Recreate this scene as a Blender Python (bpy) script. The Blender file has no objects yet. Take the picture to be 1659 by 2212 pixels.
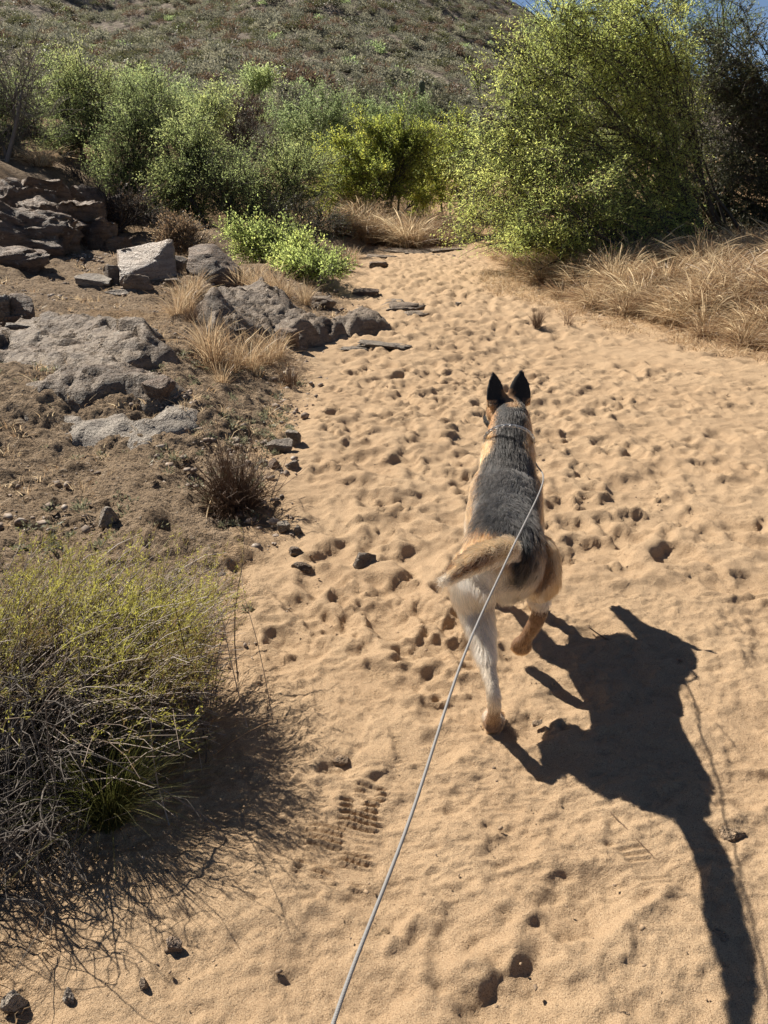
import bpy, bmesh, math, random
import numpy as np
from mathutils import Vector, Matrix

# ------------------------------------------------------------------ camera, sky, sun, exposure
scene = bpy.context.scene
COL = scene.collection
PITCH, CAM_H = math.radians(24.7), 1.5
cam_d = bpy.data.cameras.new("camera")
cam_d.sensor_fit = 'VERTICAL'; cam_d.sensor_height = 24.0
cam_d.lens = 12.0 / math.tan(math.radians(34.0))
cam_d.clip_start = 0.02; cam_d.clip_end = 3000
cam = bpy.data.objects.new("camera", cam_d); COL.objects.link(cam)
cam.location = (0, 0, CAM_H); cam.rotation_euler = (math.radians(90) - PITCH, 0, 0)
scene.camera = cam

SUN_TO = Vector((-0.76, 0.62, 1.0)).normalized()          # direction towards the sun
world = bpy.data.worlds.new("World"); scene.world = world; world.use_nodes = True
wn = world.node_tree; wn.nodes.clear()
w_out = wn.nodes.new("ShaderNodeOutputWorld"); w_bg = wn.nodes.new("ShaderNodeBackground")
w_sky = wn.nodes.new("ShaderNodeTexSky"); w_sky.sky_type = 'NISHITA'; w_sky.sun_disc = False
w_sky.sun_elevation = math.asin(SUN_TO.z); w_sky.sun_rotation = math.atan2(SUN_TO.x, SUN_TO.y)
w_sky.altitude = 1500; w_sky.air_density = 0.6; w_sky.dust_density = 0.5; w_sky.ozone_density = 1.0
w_bg.inputs["Strength"].default_value = 0.05
wn.links.new(w_sky.outputs[0], w_bg.inputs[0]); wn.links.new(w_bg.outputs[0], w_out.inputs[0])
sun_d = bpy.data.lights.new("sun", 'SUN'); sun_d.energy = 5.0; sun_d.angle = math.radians(0.55)
sun_d.color = (1.0, 0.93, 0.82)
sun = bpy.data.objects.new("sun", sun_d); COL.objects.link(sun)
sun.rotation_euler = (-SUN_TO).to_track_quat('-Z', 'Y').to_euler(); sun.location = (-20, 20, 30)
vs = scene.view_settings
vs.view_transform = 'Standard'; vs.look = 'None'; vs.gamma = 1.0; vs.use_curve_mapping = False
vs.exposure = 0.95
scene.cycles.max_bounces = 8; scene.cycles.diffuse_bounces = 5; scene.cycles.transmission_bounces = 6; scene.cycles.transparent_max_bounces = 4
scene.cycles_curves.shape = 'RIBBONS'

# ------------------------------------------------------------------ helpers
rng = np.random.default_rng(7)
def R(seed): return np.random.default_rng(seed)
FPX = 1640.0                                              # photograph studied at 1659 x 2212
def ray(px, py):
    X = (px - 829.5) / FPX; u = (1106 - py) / FPX
    c, s = math.cos(PITCH), math.sin(PITCH)
    return np.array([X, c + u * s, -s + u * c])
def smooth(a, b, x):
    t = np.clip((x - a) / (b - a), 0, 1); return t * t * (3 - 2 * t)

_perm = R(3).permutation(512).astype(np.int64); _perm = np.concatenate([_perm, _perm, _perm])
_val = R(4).random(2048) * 2 - 1
def vnoise(x, y, z=None):
    """value noise in 2 or 3 dimensions, about -1..1"""
    x = np.asarray(x, float); y = np.asarray(y, float)
    xi = np.floor(x).astype(np.int64); yi = np.floor(y).astype(np.int64)
    fx = x - xi; fy = y - yi; fx = fx*fx*fx*(fx*(fx*6-15)+10); fy = fy*fy*fy*(fy*(fy*6-15)+10)
    if z is None:
        def h(a, b): return _val[_perm[(_perm[a & 511] + b) & 511]]
        return (h(xi, yi)*(1-fx)+h(xi+1, yi)*fx)*(1-fy) + (h(xi, yi+1)*(1-fx)+h(xi+1, yi+1)*fx)*fy
    z = np.asarray(z, float); zi = np.floor(z).astype(np.int64); fz = z - zi; fz = fz*fz*(3-2*fz)
    def h(a, b, c): return _val[_perm[(_perm[(_perm[a & 511] + b) & 511] + c) & 511]]
    r = 0
    for k, wz in ((0, 1-fz), (1, fz)):
        r = r + wz*((h(xi, yi, zi+k)*(1-fx)+h(xi+1, yi, zi+k)*fx)*(1-fy) + (h(xi, yi+1, zi+k)*(1-fx)+h(xi+1, yi+1, zi+k)*fx)*fy)
    return r
def fbm(x, y, z=None, o=4, g=0.5):
    a, s, f = 1.0, 0, 1.0
    for i in range(o):
        s = s + a * (vnoise(x*f+i*17.3, y*f-i*9.1) if z is None else vnoise(x*f+i*17.3, y*f-i*9.1, z*f+i*3.7)); a *= g; f *= 2.03
    return s

def build_mesh(name, verts, faces, mat=None, attrs=None, smooth_shade=False):
    """faces: list of int arrays, each (n, k). attrs: name -> per-vertex float (n,) or colour (n,4)"""
    verts = np.ascontiguousarray(verts, dtype=np.float32)
    if not isinstance(faces, list): faces = [faces]
    faces = [np.asarray(f, dtype=np.int32) for f in faces if len(f)]
    me = bpy.data.meshes.new(name)
    me.vertices.add(len(verts)); me.vertices.foreach_set("co", verts.ravel())
    loops = np.concatenate([f.ravel() for f in faces])
    tot = np.concatenate([np.full(len(f), f.shape[1], np.int32) for f in faces])
    start = np.concatenate([[0], np.cumsum(tot)[:-1]]).astype(np.int32)
    me.loops.add(len(loops)); me.loops.foreach_set("vertex_index", loops)
    me.polygons.add(len(tot)); me.polygons.foreach_set("loop_start", start); me.polygons.foreach_set("loop_total", tot)
    if smooth_shade: me.polygons.foreach_set("use_smooth", np.ones(len(tot), bool))
    me.update(calc_edges=True)
    for k, v in (attrs or {}).items():
        v = np.asarray(v, np.float32)
        if v.ndim == 1: me.attributes.new(k, 'FLOAT', 'POINT').data.foreach_set("value", v)
        else: me.attributes.new(k, 'FLOAT_COLOR', 'POINT').data.foreach_set("color", v.ravel())
    if mat: me.materials.append(mat)
    return me
def link(name, me, parent=None, loc=None):
    o = bpy.data.objects.new(name, me); COL.objects.link(o)
    if parent is not None: o.parent = parent
    if loc is not None: o.location = loc
    return o
def tag(o, label=None, cat=None, group=None, kind=None):
    if label: o["label"] = label
    if cat: o["category"] = cat
    if group: o["group"] = group
    if kind: o["kind"] = kind
    return o
def copy_tree(o, parent=None):
    c = o.copy(); COL.objects.link(c)
    if parent is not None: c.parent = parent
    for ch in list(o.children): copy_tree(ch, c)
    return c

def loft(bm, pts, rad, up=(0, 0, 1), n=20):
    """closed tube of elliptical rings through pts; rad = (across, along up) at each point"""
    pts = np.array(pts, float); rings = []
    for i, p in enumerate(pts):
        T = pts[min(i+1, len(pts)-1)] - pts[max(i-1, 0)]; T /= np.linalg.norm(T)
        S = np.cross(T, np.array(up, float)); S /= np.linalg.norm(S); U = np.cross(S, T)
        rx, ry = rad[i] if hasattr(rad[i], "__len__") else (rad[i], rad[i])
        rings.append([bm.verts.new(p + S*rx*math.cos(a) + U*ry*math.sin(a)) for a in np.linspace(0, 2*math.pi, n, endpoint=False)])
    for a, b in zip(rings, rings[1:]):
        for j in range(n): bm.faces.new((a[j], a[(j+1) % n], b[(j+1) % n], b[j]))
    bm.faces.new(rings[0][::-1]); bm.faces.new(rings[-1])
def chain(pts, rad, k=6):
    """Catmull-Rom refinement of a limb"""
    P = [np.array(p, float) for p in pts]; Q = [np.array(r if hasattr(r, "__len__") else (r, r), float) for r in rad]
    P = [2*P[0]-P[1]] + P + [2*P[-1]-P[-2]]; Q = [Q[0]] + Q + [Q[-1]]
    op, oq = [], []
    for i in range(1, len(P)-2):
        for t in np.linspace(0, 1, k, endpoint=False):
            w = [-.5*t+t*t-.5*t**3, 1-2.5*t*t+1.5*t**3, .5*t+2*t*t-1.5*t**3, -.5*t*t+.5*t**3]
            op.append(sum(w[j]*P[i-1+j] for j in range(4))); oq.append(np.maximum(sum(w[j]*Q[i-1+j] for j in range(4)), .0006))
    op.append(P[-2]); oq.append(Q[-2]); return op, oq

class NT:
    """small material builder"""
    def __init__(self, name):
        self.m = bpy.data.materials.new(name); self.m.use_nodes = True
        self.t = self.m.node_tree; self.t.nodes.clear()
        self.out = self.t.nodes.new("ShaderNodeOutputMaterial")
    def n(self, typ, ins=None, **kw):
        nd = self.t.nodes.new("ShaderNode" + typ)
        for k, v in kw.items(): setattr(nd, k, v)
        for k, v in (ins or {}).items(): self.set(nd.inputs[k], v)
        return nd
    def set(self, sock, v):
        if isinstance(v, bpy.types.NodeSocket): self.t.links.new(v, sock)
        elif hasattr(v, "outputs"): self.t.links.new(v.outputs[0], sock)
        else: sock.default_value = v
    def attr(self, name, kind="Fac"):
        return self.n("Attribute", attribute_name=name).outputs[kind]
    def ramp(self, fac, stops):
        r = self.n("ValToRGB", {"Fac": fac}); e = r.color_ramp.elements
        while len(e) < len(stops): e.new(0.5)
        for i, (p, c) in enumerate(stops):
            e[i].position = p; e[i].color = (*c, 1) if len(c) == 3 else c
        return r.outputs[0]
    def noise(self, scale, detail=4, rough=0.6, vec=None, out=0):
        d = {"Scale": scale, "Detail": detail, "Roughness": rough}
        if vec is not None: d["Vector"] = vec
        return self.n("TexNoise", d).outputs[out]
    def mix(self, f, a, b, mode='MIX'):
        m = self.n("Mix", data_type='RGBA', blend_type=mode)
        self.set(m.inputs[0], f); self.set(m.inputs[6], a); self.set(m.inputs[7], b)
        return m.outputs[2]
    def math(self, op, a, b=0.0, clamp=False):
        m = self.n("Math", operation=op, use_clamp=clamp); self.set(m.inputs[0], a); self.set(m.inputs[1], b)
        return m.outputs[0]
    def coord(self): return self.n("NewGeometry").outputs["Position"]
    def bump(self, h, dist, strength=1.0, normal=None):
        d = {"Height": h, "Distance": dist, "Strength": strength}
        if normal is not None: d["Normal"] = normal
        return self.n("Bump", d).outputs[0]
    def surf(self, s):
        self.set(self.out.inputs["Surface"], s); return self.m

# ------------------------------------------------------------------ terrain shape
LY = np.array([-3, 0.9, 1.5, 2.45, 3.3, 5.3, 6.6, 8.1, 9.6, 11.8, 14.3, 16, 20, 40])
LX = np.array([-0.7, -0.62, -0.66, -0.55, -0.48, -0.6, -0.55, -0.35, -0.4, -0.5, -0.25, 0.5, 1.2, 2])
RY = np.array([-3, 3, 5, 6.5, 7.2, 8.1, 9.6, 13.6, 15.5, 17, 20, 40])
RX = np.array([7, 5.5, 4.3, 3.3, 3.05, 2.35, 1.9, 1.8, 1.6, 1.7, 2.0, 3.0])
def edges(x, y):
    wob = 0.12 * vnoise(y * 1.1 + 3, y * 0.4) + 0.05 * vnoise(y * 3.7, 5.0 + 0 * y)
    return np.interp(y, LY, LX) + wob - x, x - np.interp(y, RY, RX) - wob
def hmac(x, y):
    """broad shape of the ground"""
    x = np.asarray(x, float); y = np.asarray(y, float)
    dl, dr = edges(x, y)
    z = 0.03 * vnoise(x * 0.7 + 9, y * 0.7) * smooth(2.5, 4, y)
    fy = smooth(1.6, 4.5, y)
    z = z + (0.04 + 0.10 * fy) * smooth(0.0, 1.0, dl) + 0.07 * np.clip(dl - 0.5, 0, 5) * fy
    z = z + 0.16 * fy * smooth(0.2, 0.9, dl) * vnoise(x * 1.3 + 2, y * 1.1 + 8)
    z = z + 0.95 * smooth(-4.3, -6.2, x) * smooth(10.0, 12.6, y) + 0.6 * smooth(-5.5, -9, x) * smooth(7, 12, y)
    z = z + 0.20 * smooth(0.1, 1.6, dr) + 0.05 * np.clip(dr - 0.6, 0, 6)
    z = z + 0.012 * np.clip(y - 16, 0, 14) + 0.03 * np.clip(y - 30, 0, 400) + 0.35 * smooth(16.5, 19.5, y)
    return z
def hit(px, py, far=60.0):
    """where the line of sight through a pixel of the photograph meets the ground"""
    d = ray(px, py); t = np.linspace(0.6, far, 6000)
    zz = CAM_H + d[2] * t - hmac(d[0] * t, d[1] * t)
    i = np.argmax(zz < 0)
    if zz[i] >= 0: i = len(t) - 1
    return Vector((d[0]*t[i], d[1]*t[i], float(hmac(d[0]*t[i], d[1]*t[i]))))
def at(px, py, Y):
    d = ray(px, py); t = Y / d[1]; return Vector((d[0]*t, Y, CAM_H + d[2]*t))
def on_ground(x, y): return Vector((x, y, float(hmac(x, y))))
def depth(p): return p[1]*math.cos(PITCH) + (CAM_H - p[2])*math.sin(PITCH)

# footprints, paw marks and scuffs pressed into the sand
pr = R(21)
PITS = []
def pit(x, y, rx, ry, a, d, rim=0.45): PITS.append((x, y, rx, ry, a, d, rim))
n = 0
while n < 2700:
    y = 2.1 + 12.5 * pr.random() ** 1.3; x = pr.uniform(-0.7, 4.0)
    dl, dr = edges(np.array([x]), np.array([y]))
    if dl[0] > -0.12 or dr[0] > -0.1 or (y < 2.75 and .3 < x < 1.3): continue
    w = math.exp(-((x - (0.35 + 0.04*y)) / 1.0) ** 2) + 0.16
    if pr.random() > w: continue
    s = pr.choice([0.7, 1.0, 1.35, 1.7], p=[.2, .3, .35, .15]) * (1 + .035*max(y-5, 0))
    pit(x, y, 0.048*s*pr.uniform(.7, 1.4), 0.064*s*pr.uniform(.7, 1.3), pr.normal(0.1, 0.7), min(.0165*s**.6*pr.uniform(.35, 1.5), .026)*(1 + 0.02*y), pr.uniform(.35, .8)); n += 1
for px, py, rx, ry, a, d in [   # single marks that can be told apart near the camera
    (900, 1400, .085, .06, .3, .035), (900, 1480, .075, .05, .2, .03), (1110, 2170, .10, .075, 0, .035), (1270, 1960, .09, .055, .4, .028),
    (985, 2010, .075, .06, .2, .03), (1345, 1245, .07, .05, 0, .03), (1290, 1180, .06, .05, .2, .025), (1420, 1160, .07, .045, .1, .03),
    (1230, 1100, .09, .06, .2, .03), (1580, 1265, .09, .055, 0, .03), (1330, 1080, .06, .05, .3, .028), (815, 1050, .07, .06, 0, .026),
    (1240, 1500, .08, .07, .2, .02), (1600, 1700, .09, .05, .1, .025), (960, 1360, .05, .04, .2, .02), (830, 1950, .055, .045, .3, .03),
    (1130, 1580, .06, .05, 0, .025), (1195, 1310, .05, .04, 0, .02), (1540, 1390, .06, .05, .3, .018), (740, 1660, .05, .035, .2, .02),
    (1100, 1830, .05, .04, .3, .012), (940, 1620, .06, .045, .1, .016), (1290, 1360, .05, .04, 0, .018), (1640, 1560, .06, .04, 0, .02),
    (990, 1030, .06, .045, .2, .035), (940, 1000, .05, .04, 0, .03), (880, 1090, .06, .05, .4, .026), (1000, 960, .06, .05, .2, .026)]:
    p = hit(px, py); pit(p.x, p.y, rx*1.3, ry*1.3, a, d*.85, .6)
for k in range(60):
    x, y = pr.uniform(-.6, 1.3), pr.uniform(0.75, 2.3); s = pr.uniform(.4, 1.1)
    pit(x, y, .06*s, .075*s, pr.uniform(-1, 1), .007*s, .6)
for k in range(230):
    y = 1.0 + 11*pr.random()**1.2; x = pr.normal(.35 + .05*y, .8); dl, dr = edges(np.array([x]), np.array([y]))
    if dl[0] > -.2 or dr[0] > -.2 or (y < 2.75 and .3 < x < 1.3): continue
    s = pr.uniform(.7, 1.3); pit(x, y, .13*s, .15*s, pr.uniform(-1, 1), .016*s, .5)
PITS = np.array(PITS)
# two boot prints with bar treads left of the lead, and fainter ones
TREADS = []
for px, py, L, W, a, pitch, d in [(772, 1800, .29, .098, -.12, .0195, .0115), (692, 1835, .15, .085, -.15, .019, .0095), (930, 1238, .16, .09, -.1, .013, .004),
                                  (740, 1100, .16, .09, .1, .014, .004), (810, 1480, .14, .09, -.3, .014, .004), (700, 1255, .12, .08, .2, .013, .004), (880, 1610, .13, .07, .2, .015, .004), (720, 980, .18, .09, .2, .016, .005),
                                  (1390, 1870, .1, .06, .3, .018, .004), (800, 2040, .10, .05, -.25, .02, .006), (1600, 1590, .16, .09, .2, .015, .0035)]:
    p = hit(px, py); TREADS.append((p.x, p.y, L, W, a, pitch, d))
def hmic(x, y):
    """prints, ripples and lumps; x, y are 2-D grids with sorted axes"""
    xs, ys = x[0], y[:, 0]
    dl, dr = edges(x, y)
    sand = smooth(0.15, -0.15, dl) * smooth(0.3, -0.1, dr)
    z = sand * (0.007 * fbm(x*3.2, y*4.2, o=3) + 0.0050 * fbm(x*10, y*13, o=3) + 0.0052 * fbm(x*26, y*36, o=3, g=.6))
    z = z + (1 - sand) * smooth(0, 3, y) * (0.038 * fbm(x*3.1, y*3.1, o=5, g=.66)) + 0.0022 * fbm(x*55, y*60, o=2) * smooth(5, 1.5, y)
    z = z + (1 - sand) * 0.011 * fbm(x*14, y*14, o=3, g=.6) * smooth(9, 3, y)
    zp = np.zeros_like(z)
    for (cx, cy, rx, ry, a, d, rim) in PITS:
        m = 2.6 * max(rx, ry)
        i0, i1 = np.searchsorted(ys, (cy-m, cy+m)); j0, j1 = np.searchsorted(xs, (cx-m, cx+m))
        if i1 <= i0 or j1 <= j0: continue
        X = x[i0:i1, j0:j1] - cx; Y = y[i0:i1, j0:j1] - cy
        ca, sa = math.cos(a), math.sin(a)
        u = (X*ca + Y*sa) / rx; v = (-X*sa + Y*ca) / ry
        r = np.sqrt(u*u + v*v) * (1 + .32*vnoise(u*1.7 + cx*31, v*1.7 + cy*17))
        zp[i0:i1, j0:j1] += -d * np.exp(-(r**(3.0 if cy > 2.3 else 2.4))) + d * rim * np.exp(-((r - 1.32) / .36)**2) * (0.75 - .35*v)
    z = z + np.where(zp < 0, .030*np.tanh(zp/.030), .024*np.tanh(zp/.024))            # prints tread one another flat
    for (cx, cy, L, W, a, pitch, d) in TREADS:
        m = L
        i0, i1 = np.searchsorted(ys, (cy-m, cy+m)); j0, j1 = np.searchsorted(xs, (cx-m, cx+m))
        if i1 <= i0 or j1 <= j0: continue
        X = x[i0:i1, j0:j1] - cx; Y = y[i0:i1, j0:j1] - cy
        ca, sa = math.cos(a), math.sin(a); u = X*ca + Y*sa; v = -X*sa + Y*ca
        box = smooth(W/2 + .016, W/2 - .006, np.abs(u)) * smooth(L/2 + .03, L/2 - .01, np.abs(v))
        mid = smooth(.3, .5, np.abs(v / L + .08) * 3.2)
        br = smooth(-.3, .5, vnoise(u*30 + cx*9, v*24 + cy*5) + .35)
        z[i0:i1, j0:j1] *= 1 - .7*box
        z[i0:i1, j0:j1] += box * (-d*.5 + d * br * (.35 + .65*mid) * np.sin(v*6.2832/pitch + 1.2*np.sin(u*40)))
    return z

# ------------------------------------------------------------------ ground material and sheet
def ground_material():
    b = NT("sandy_ground"); pos = b.coord()
    bank = b.attr("bank"); straw = b.attr("straw")
    n1 = b.noise(2.2, 5, .6, pos); n2 = b.noise(38, 4, .7, pos); n3 = b.noise(420, 2, .8, pos); n4 = b.noise(9, 4, .65, pos)
    sand = b.mix(b.ramp(n1, [(.35, (0, 0, 0)), (.7, (1, 1, 1))]), (.378, .260, .156, 1), (.428, .304, .188, 1))
    sand = b.mix(b.ramp(n3, [(.36, (1, 1, 1)), (.46, (0, 0, 0))]), sand, (.15, .095, .055, 1))
    sand = b.mix(b.ramp(n3, [(.60, (0, 0, 0)), (.70, (1, 1, 1))]), sand, (.54, .43, .30, 1))
    soil = b.mix(b.ramp(n4, [(.35, (0, 0, 0)), (.65, (1, 1, 1))]), (.24, .170, .108, 1), (.36, .265, .175, 1))
    soil = b.mix(b.ramp(n2, [(.36, (1, 1, 1)), (.47, (0, 0, 0))]), soil, (.075, .055, .040, 1))
    soil = b.mix(b.ramp(n2, [(.60, (0, 0, 0)), (.68, (.8, .8, .8))]), soil, (.44, .37, .29, 1))
    lit = b.mix(b.ramp(n2, [(.4, (0, 0, 0)), (.6, (1, 1, 1))]), (.21, .125, .062, 1), (.34, .225, .115, 1))
    edge = b.math('ADD', bank, b.math('MULTIPLY', b.math('SUBTRACT', n4, .5), .9))
    c = b.mix(b.ramp(edge, [(.35, (0, 0, 0)), (.62, (1, 1, 1))]), sand, soil)
    c = b.mix(straw, c, lit)
    nrm = b.bump(b.noise(700, 2, .7, pos), .0022, .9)
    nrm = b.bump(b.noise(150, 4, .7, pos), .006, .65, nrm)
    nrm = b.bump(b.math('MULTIPLY', n2, b.math('ADD', bank, .10)), .06, 1.0, nrm)
    s = b.n("BsdfPrincipled", {"Base Color": c, "Roughness": .93, "Normal": nrm, "Specular IOR Level": .15})
    return b.surf(s)

def grow(a, first, rate, end):
    out, s = [a], first
    while abs(out[-1] - end) > 1e-9:
        nx = out[-1] + (s if end > a else -s); s *= rate
        if (end > a and nx >= end) or (end < a and nx <= end): nx = end
        out.append(nx)
    return out
def axis_x(lo, hi, step, rate, end):
    mid = list(np.arange(lo, hi, step))
    return np.array(sorted(set(grow(lo, step, rate, -end)[1:])) + mid + grow(mid[-1] + step, step, rate, end))
def ground_sheet():
    E1, E2 = 2.5, 6.0
    bands = [
        (axis_x(-1.15, 1.40, .0076, 1.11, 900), np.array(sorted(grow(0.75, .02, 1.5, -60)[1:]) + list(np.arange(.75, 1.18, .0076)) + list(np.arange(1.18, 1.62, .0040)) + list(np.arange(1.62, E1, .0076)) + [E1])),
        (axis_x(-2.2, 2.6, .0150, 1.10, 900), np.array(list(np.arange(E1, E2, .0145)) + [E2])),
        (np.array(sorted(grow(-5.0, .05, 1.10, -900)[1:]) + list(np.arange(-5.0, -1.2, .045)) + list(np.arange(-1.2, 3.4, .024)) + list(np.arange(3.4, 6.0, .06)) + grow(6.0, .06, 1.10, 900)), np.array(grow(E2, .020, 1.0065, 20)[:-1] + grow(20, .15, 1.08, 1200)))]
    V, F, off, prev = [], [], 0, None
    for k, (xs, ys) in enumerate(bands):
        x, y = np.meshgrid(xs, ys)
        z = hmac(x, y) + hmic(x, y)
        z[y > 60] -= 0.3
        if prev is not None: z[0] = np.interp(xs, prev[0], prev[1])     # the finer strip's edge rules
        prev = (xs, z[-1])
        if k < 2:                                                       # meet the coarser strip exactly
            xn = bands[k+1][0]; zn = np.interp(xn, xs, z[-1]); z[-1] = np.interp(xs, xn, zn); prev = (xn, zn)
        V.append(np.stack([x, y, z], -1).reshape(-1, 3))
        ny, nx = x.shape; i = np.arange(ny-1)[:, None]*nx + np.arange(nx-1)[None] + off
        F.append(np.stack([i, i+1, i+nx+1, i+nx], -1).reshape(-1, 4)); off += ny*nx
    V = np.concatenate(V); F = np.concatenate(F)
    dl, dr = edges(V[:, 0], V[:, 1])
    bank = smooth(-.05, .45, dl) * (0.80 + 0.20*smooth(1.2, 2.6, V[:, 1] + .3*dl)); straw = smooth(-.25, .5, dr + .2*vnoise(V[:, 0]*4, V[:, 1]*4)) * .85
    straw = np.maximum(straw, .8*smooth(15.6, 17.2, V[:, 1]))
    straw = np.maximum(straw, .55*smooth(.15, .5, vnoise(V[:, 0]*.9 + 4, V[:, 1]*.9) * smooth(.2, .8, dl) * smooth(4.5, 6.5, V[:, 1])))
    me = build_mesh("ground", V, F, ground_material(), {"bank": bank, "straw": straw}, True)
    tag(link("ground", me), kind="structure")
ground_sheet()
# ------------------------------------------------------------------ the hill behind
def hill_z(x, y):
    x = np.asarray(x, float); y = np.asarray(y, float)
    px_, py_ = -8.0, 340.0
    dx = x - px_; dy = py_ - y
    side = np.where(dx > 0, dx*.53, -dx*.06)
    front = 84.0*(1 - np.clip(dy/300.0, -1, 1.2))**1.25 if False else 87.0*np.clip(1 - dy/305.0, 0, 2)**1.12
    z = front - side*np.clip(1 - dy/420.0, .15, 1.4)
    z = z + 4.0*fbm(x/38.0, y/38.0, o=4) * smooth(60, 140, y) + .25*fbm(x/5.0, y/5.0, o=3)
    back = 87 - .5*np.clip(y-py_, 0, 999)
    return np.maximum(np.minimum(z, back - side), -3) + .3
def hill_material():
    b = NT("hill_soil"); pos = b.coord()
    n1 = b.noise(.06, 5, .6, pos); n2 = b.noise(.9, 4, .65, pos)
    c = b.mix(b.ramp(n1, [(.35, (0, 0, 0)), (.65, (1, 1, 1))]), (.15, .125, .100, 1), (.215, .178, .138, 1))
    c = b.mix(b.ramp(n2, [(.42, (1, 1, 1)), (.55, (0, 0, 0))]), c, (.11, .088, .066, 1))
    c = b.mix(b.ramp(n2, [(.62, (0, 0, 0)), (.70, (1, 1, 1))]), c, (.36, .29, .22, 1))
    return b.surf(b.n("BsdfPrincipled", {"Base Color": c, "Roughness": .95, "Specular IOR Level": .1, "Normal": b.bump(n2, .6, .8)}))
def make_hill():
    u = np.linspace(-.95, .95, 220); r = np.array(grow(46, .8, 1.012, 430))
    U, Rr = np.meshgrid(u, r); x = U*Rr*1.15; y = Rr
    z = hill_z(x, y); z[0] = -4
    V = np.stack([x, y, z], -1).reshape(-1, 3); ny, nx = x.shape
    i = np.arange(ny-1)[:, None]*nx + np.arange(nx-1)[None]
    me = build_mesh("hill", V, np.stack([i, i+1, i+nx+1, i+nx], -1).reshape(-1, 4), hill_material(), None, True)
    tag(link("hill", me), kind="structure")
make_hill()
def land(x, y):
    return np.maximum(hmac(x, y), np.where(np.asarray(y) > 48, hill_z(x, y), -9))

# ------------------------------------------------------------------ rocks
def rock_material(name, a, b_, c_, scale=1.0, rough=.62, spec=.4):
    b = NT(name); oi = b.n("ObjectInfo"); tc = b.n("TexCoord").outputs["Object"]
    off = b.n("VectorMath", operation='ADD'); b.set(off.inputs[0], tc); b.set(off.inputs[1], oi.outputs["Random"])
    v = off.outputs[0]
    n1 = b.noise(3.2*scale, 6, .65, v); n2 = b.noise(16*scale, 5, .7, v); n3 = b.noise(70*scale, 3, .7, v)
    st = b.n("Mapping", {"Vector": v, "Rotation": (.5, .35, .2), "Scale": (1.5, 1.5, 9.0)}); n4 = b.noise(2.6*scale, 5, .65, st.outputs[0])
    c = b.mix(b.ramp(n1, [(.35, (0, 0, 0)), (.65, (1, 1, 1))]), a, b_)
    c = b.mix(b.ramp(n4, [(.38, (.8, .8, .8)), (.52, (0, 0, 0))]), c, c_)
    c = b.mix(b.ramp(n2, [(.58, (0, 0, 0)), (.70, (.7, .7, .7))]), c, (.52, .46, .38, 1))
    c = b.mix(b.ramp(n3, [(.33, (.7, .7, .7)), (.42, (0, 0, 0))]), c, (.08, .065, .05, 1))
    nr = b.bump(n4, .09, .9); nr = b.bump(n2, .06, .9, nr); nr = b.bump(n3, .02, .9, nr)
    return b.surf(b.n("BsdfPrincipled", {"Base Color": c, "Roughness": rough, "Specular IOR Level": spec, "Normal": nr}))
M_ROCK = rock_material("grey_brown_rock", (.215, .155, .105, 1), (.32, .25, .182, 1), (.105, .072, .048, 1))
M_RED = rock_material("red_brown_rock", (.20, .130, .085, 1), (.26, .19, .135, 1), (.10, .066, .046, 1))
M_PALE = rock_material("pale_grey_rock", (.28, .23, .18, 1), (.37, .32, .26, 1), (.15, .115, .088, 1))
M_DARK = rock_material("dark_slate_rock", (.23, .185, .14, 1), (.31, .26, .205, 1), (.12, .092, .07, 1))
M_CLOD = rock_material("sandy_clod", (.28, .19, .115, 1), (.34, .24, .15, 1), (.19, .125, .08, 1))
M_TOP = rock_material("tan_boulder_rock", (.42, .31, .22, 1), (.48, .38, .29, 1), (.30, .21, .145, 1), 1.0, .45, .6)
_ico = {}
def ico(sub):
    if sub not in _ico:
        bm = bmesh.new(); bmesh.ops.create_icosphere(bm, subdivisions=sub, radius=1.0)
        _ico[sub] = (np.array([v.co[:] for v in bm.verts]), np.array([[v.index for v in f.verts] for f in bm.faces])); bm.free()
    return _ico[sub]
def rock_mesh(size, seed, mat, sub=4, cuts=9, rough=.06, flat_top=None, box=.5, tilt=0.0):
    """angular stone: a sphere cut back by planes, roughened, flat below"""
    V, F = ico(sub); V = V.copy(); rg = R(seed)
    V = np.sign(V)*np.abs(V)**(1-box*.5); V /= np.abs(V).max()
    V *= 1.0/np.linalg.norm(V, axis=1).max()*1.5
    V = np.clip(V, -1, 1)
    for k in range(cuts):
        nrm = rg.normal(size=3); nrm /= np.linalg.norm(nrm); d = rg.uniform(.62, .95)
        V -= np.maximum(V@nrm - d, 0)[:, None]*nrm
    if flat_top is not None:
        nrm = np.array(flat_top, float); d = nrm[3]; nrm = nrm[:3]/np.linalg.norm(nrm[:3]); V -= np.maximum(V@nrm - d, 0)[:, None]*nrm
    nv = V/np.linalg.norm(V, axis=1)[:, None]
    V += nv*(rough*fbm(V[:, 0]*2.1+seed, V[:, 1]*2.1, V[:, 2]*2.1, o=5, g=.6))[:, None]
    V += nv*(rough*.3*np.abs(vnoise(V[:, 0]*1.5+seed, V[:, 1]*1.5, V[:, 2]*6.0)))[:, None]
    V += nv*(-rough*.9*np.clip(.22-np.abs(fbm(V[:, 0]*1.9+seed*3, V[:, 1]*1.9, V[:, 2]*2.6, o=2)), 0, 1)*3)[:, None]
    V += nv*(rough*.28*fbm(V[:, 0]*9+seed, V[:, 1]*9, V[:, 2]*9, o=3))[:, None]
    V = V*np.array(size)/2.0
    if tilt:
        c, s = math.cos(tilt), math.sin(tilt); V = np.stack([V[:, 0]*c - V[:, 2]*s, V[:, 1], V[:, 0]*s + V[:, 2]*c], 1)
    return build_mesh("rock", V, F, mat, None, sub < 4)
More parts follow.
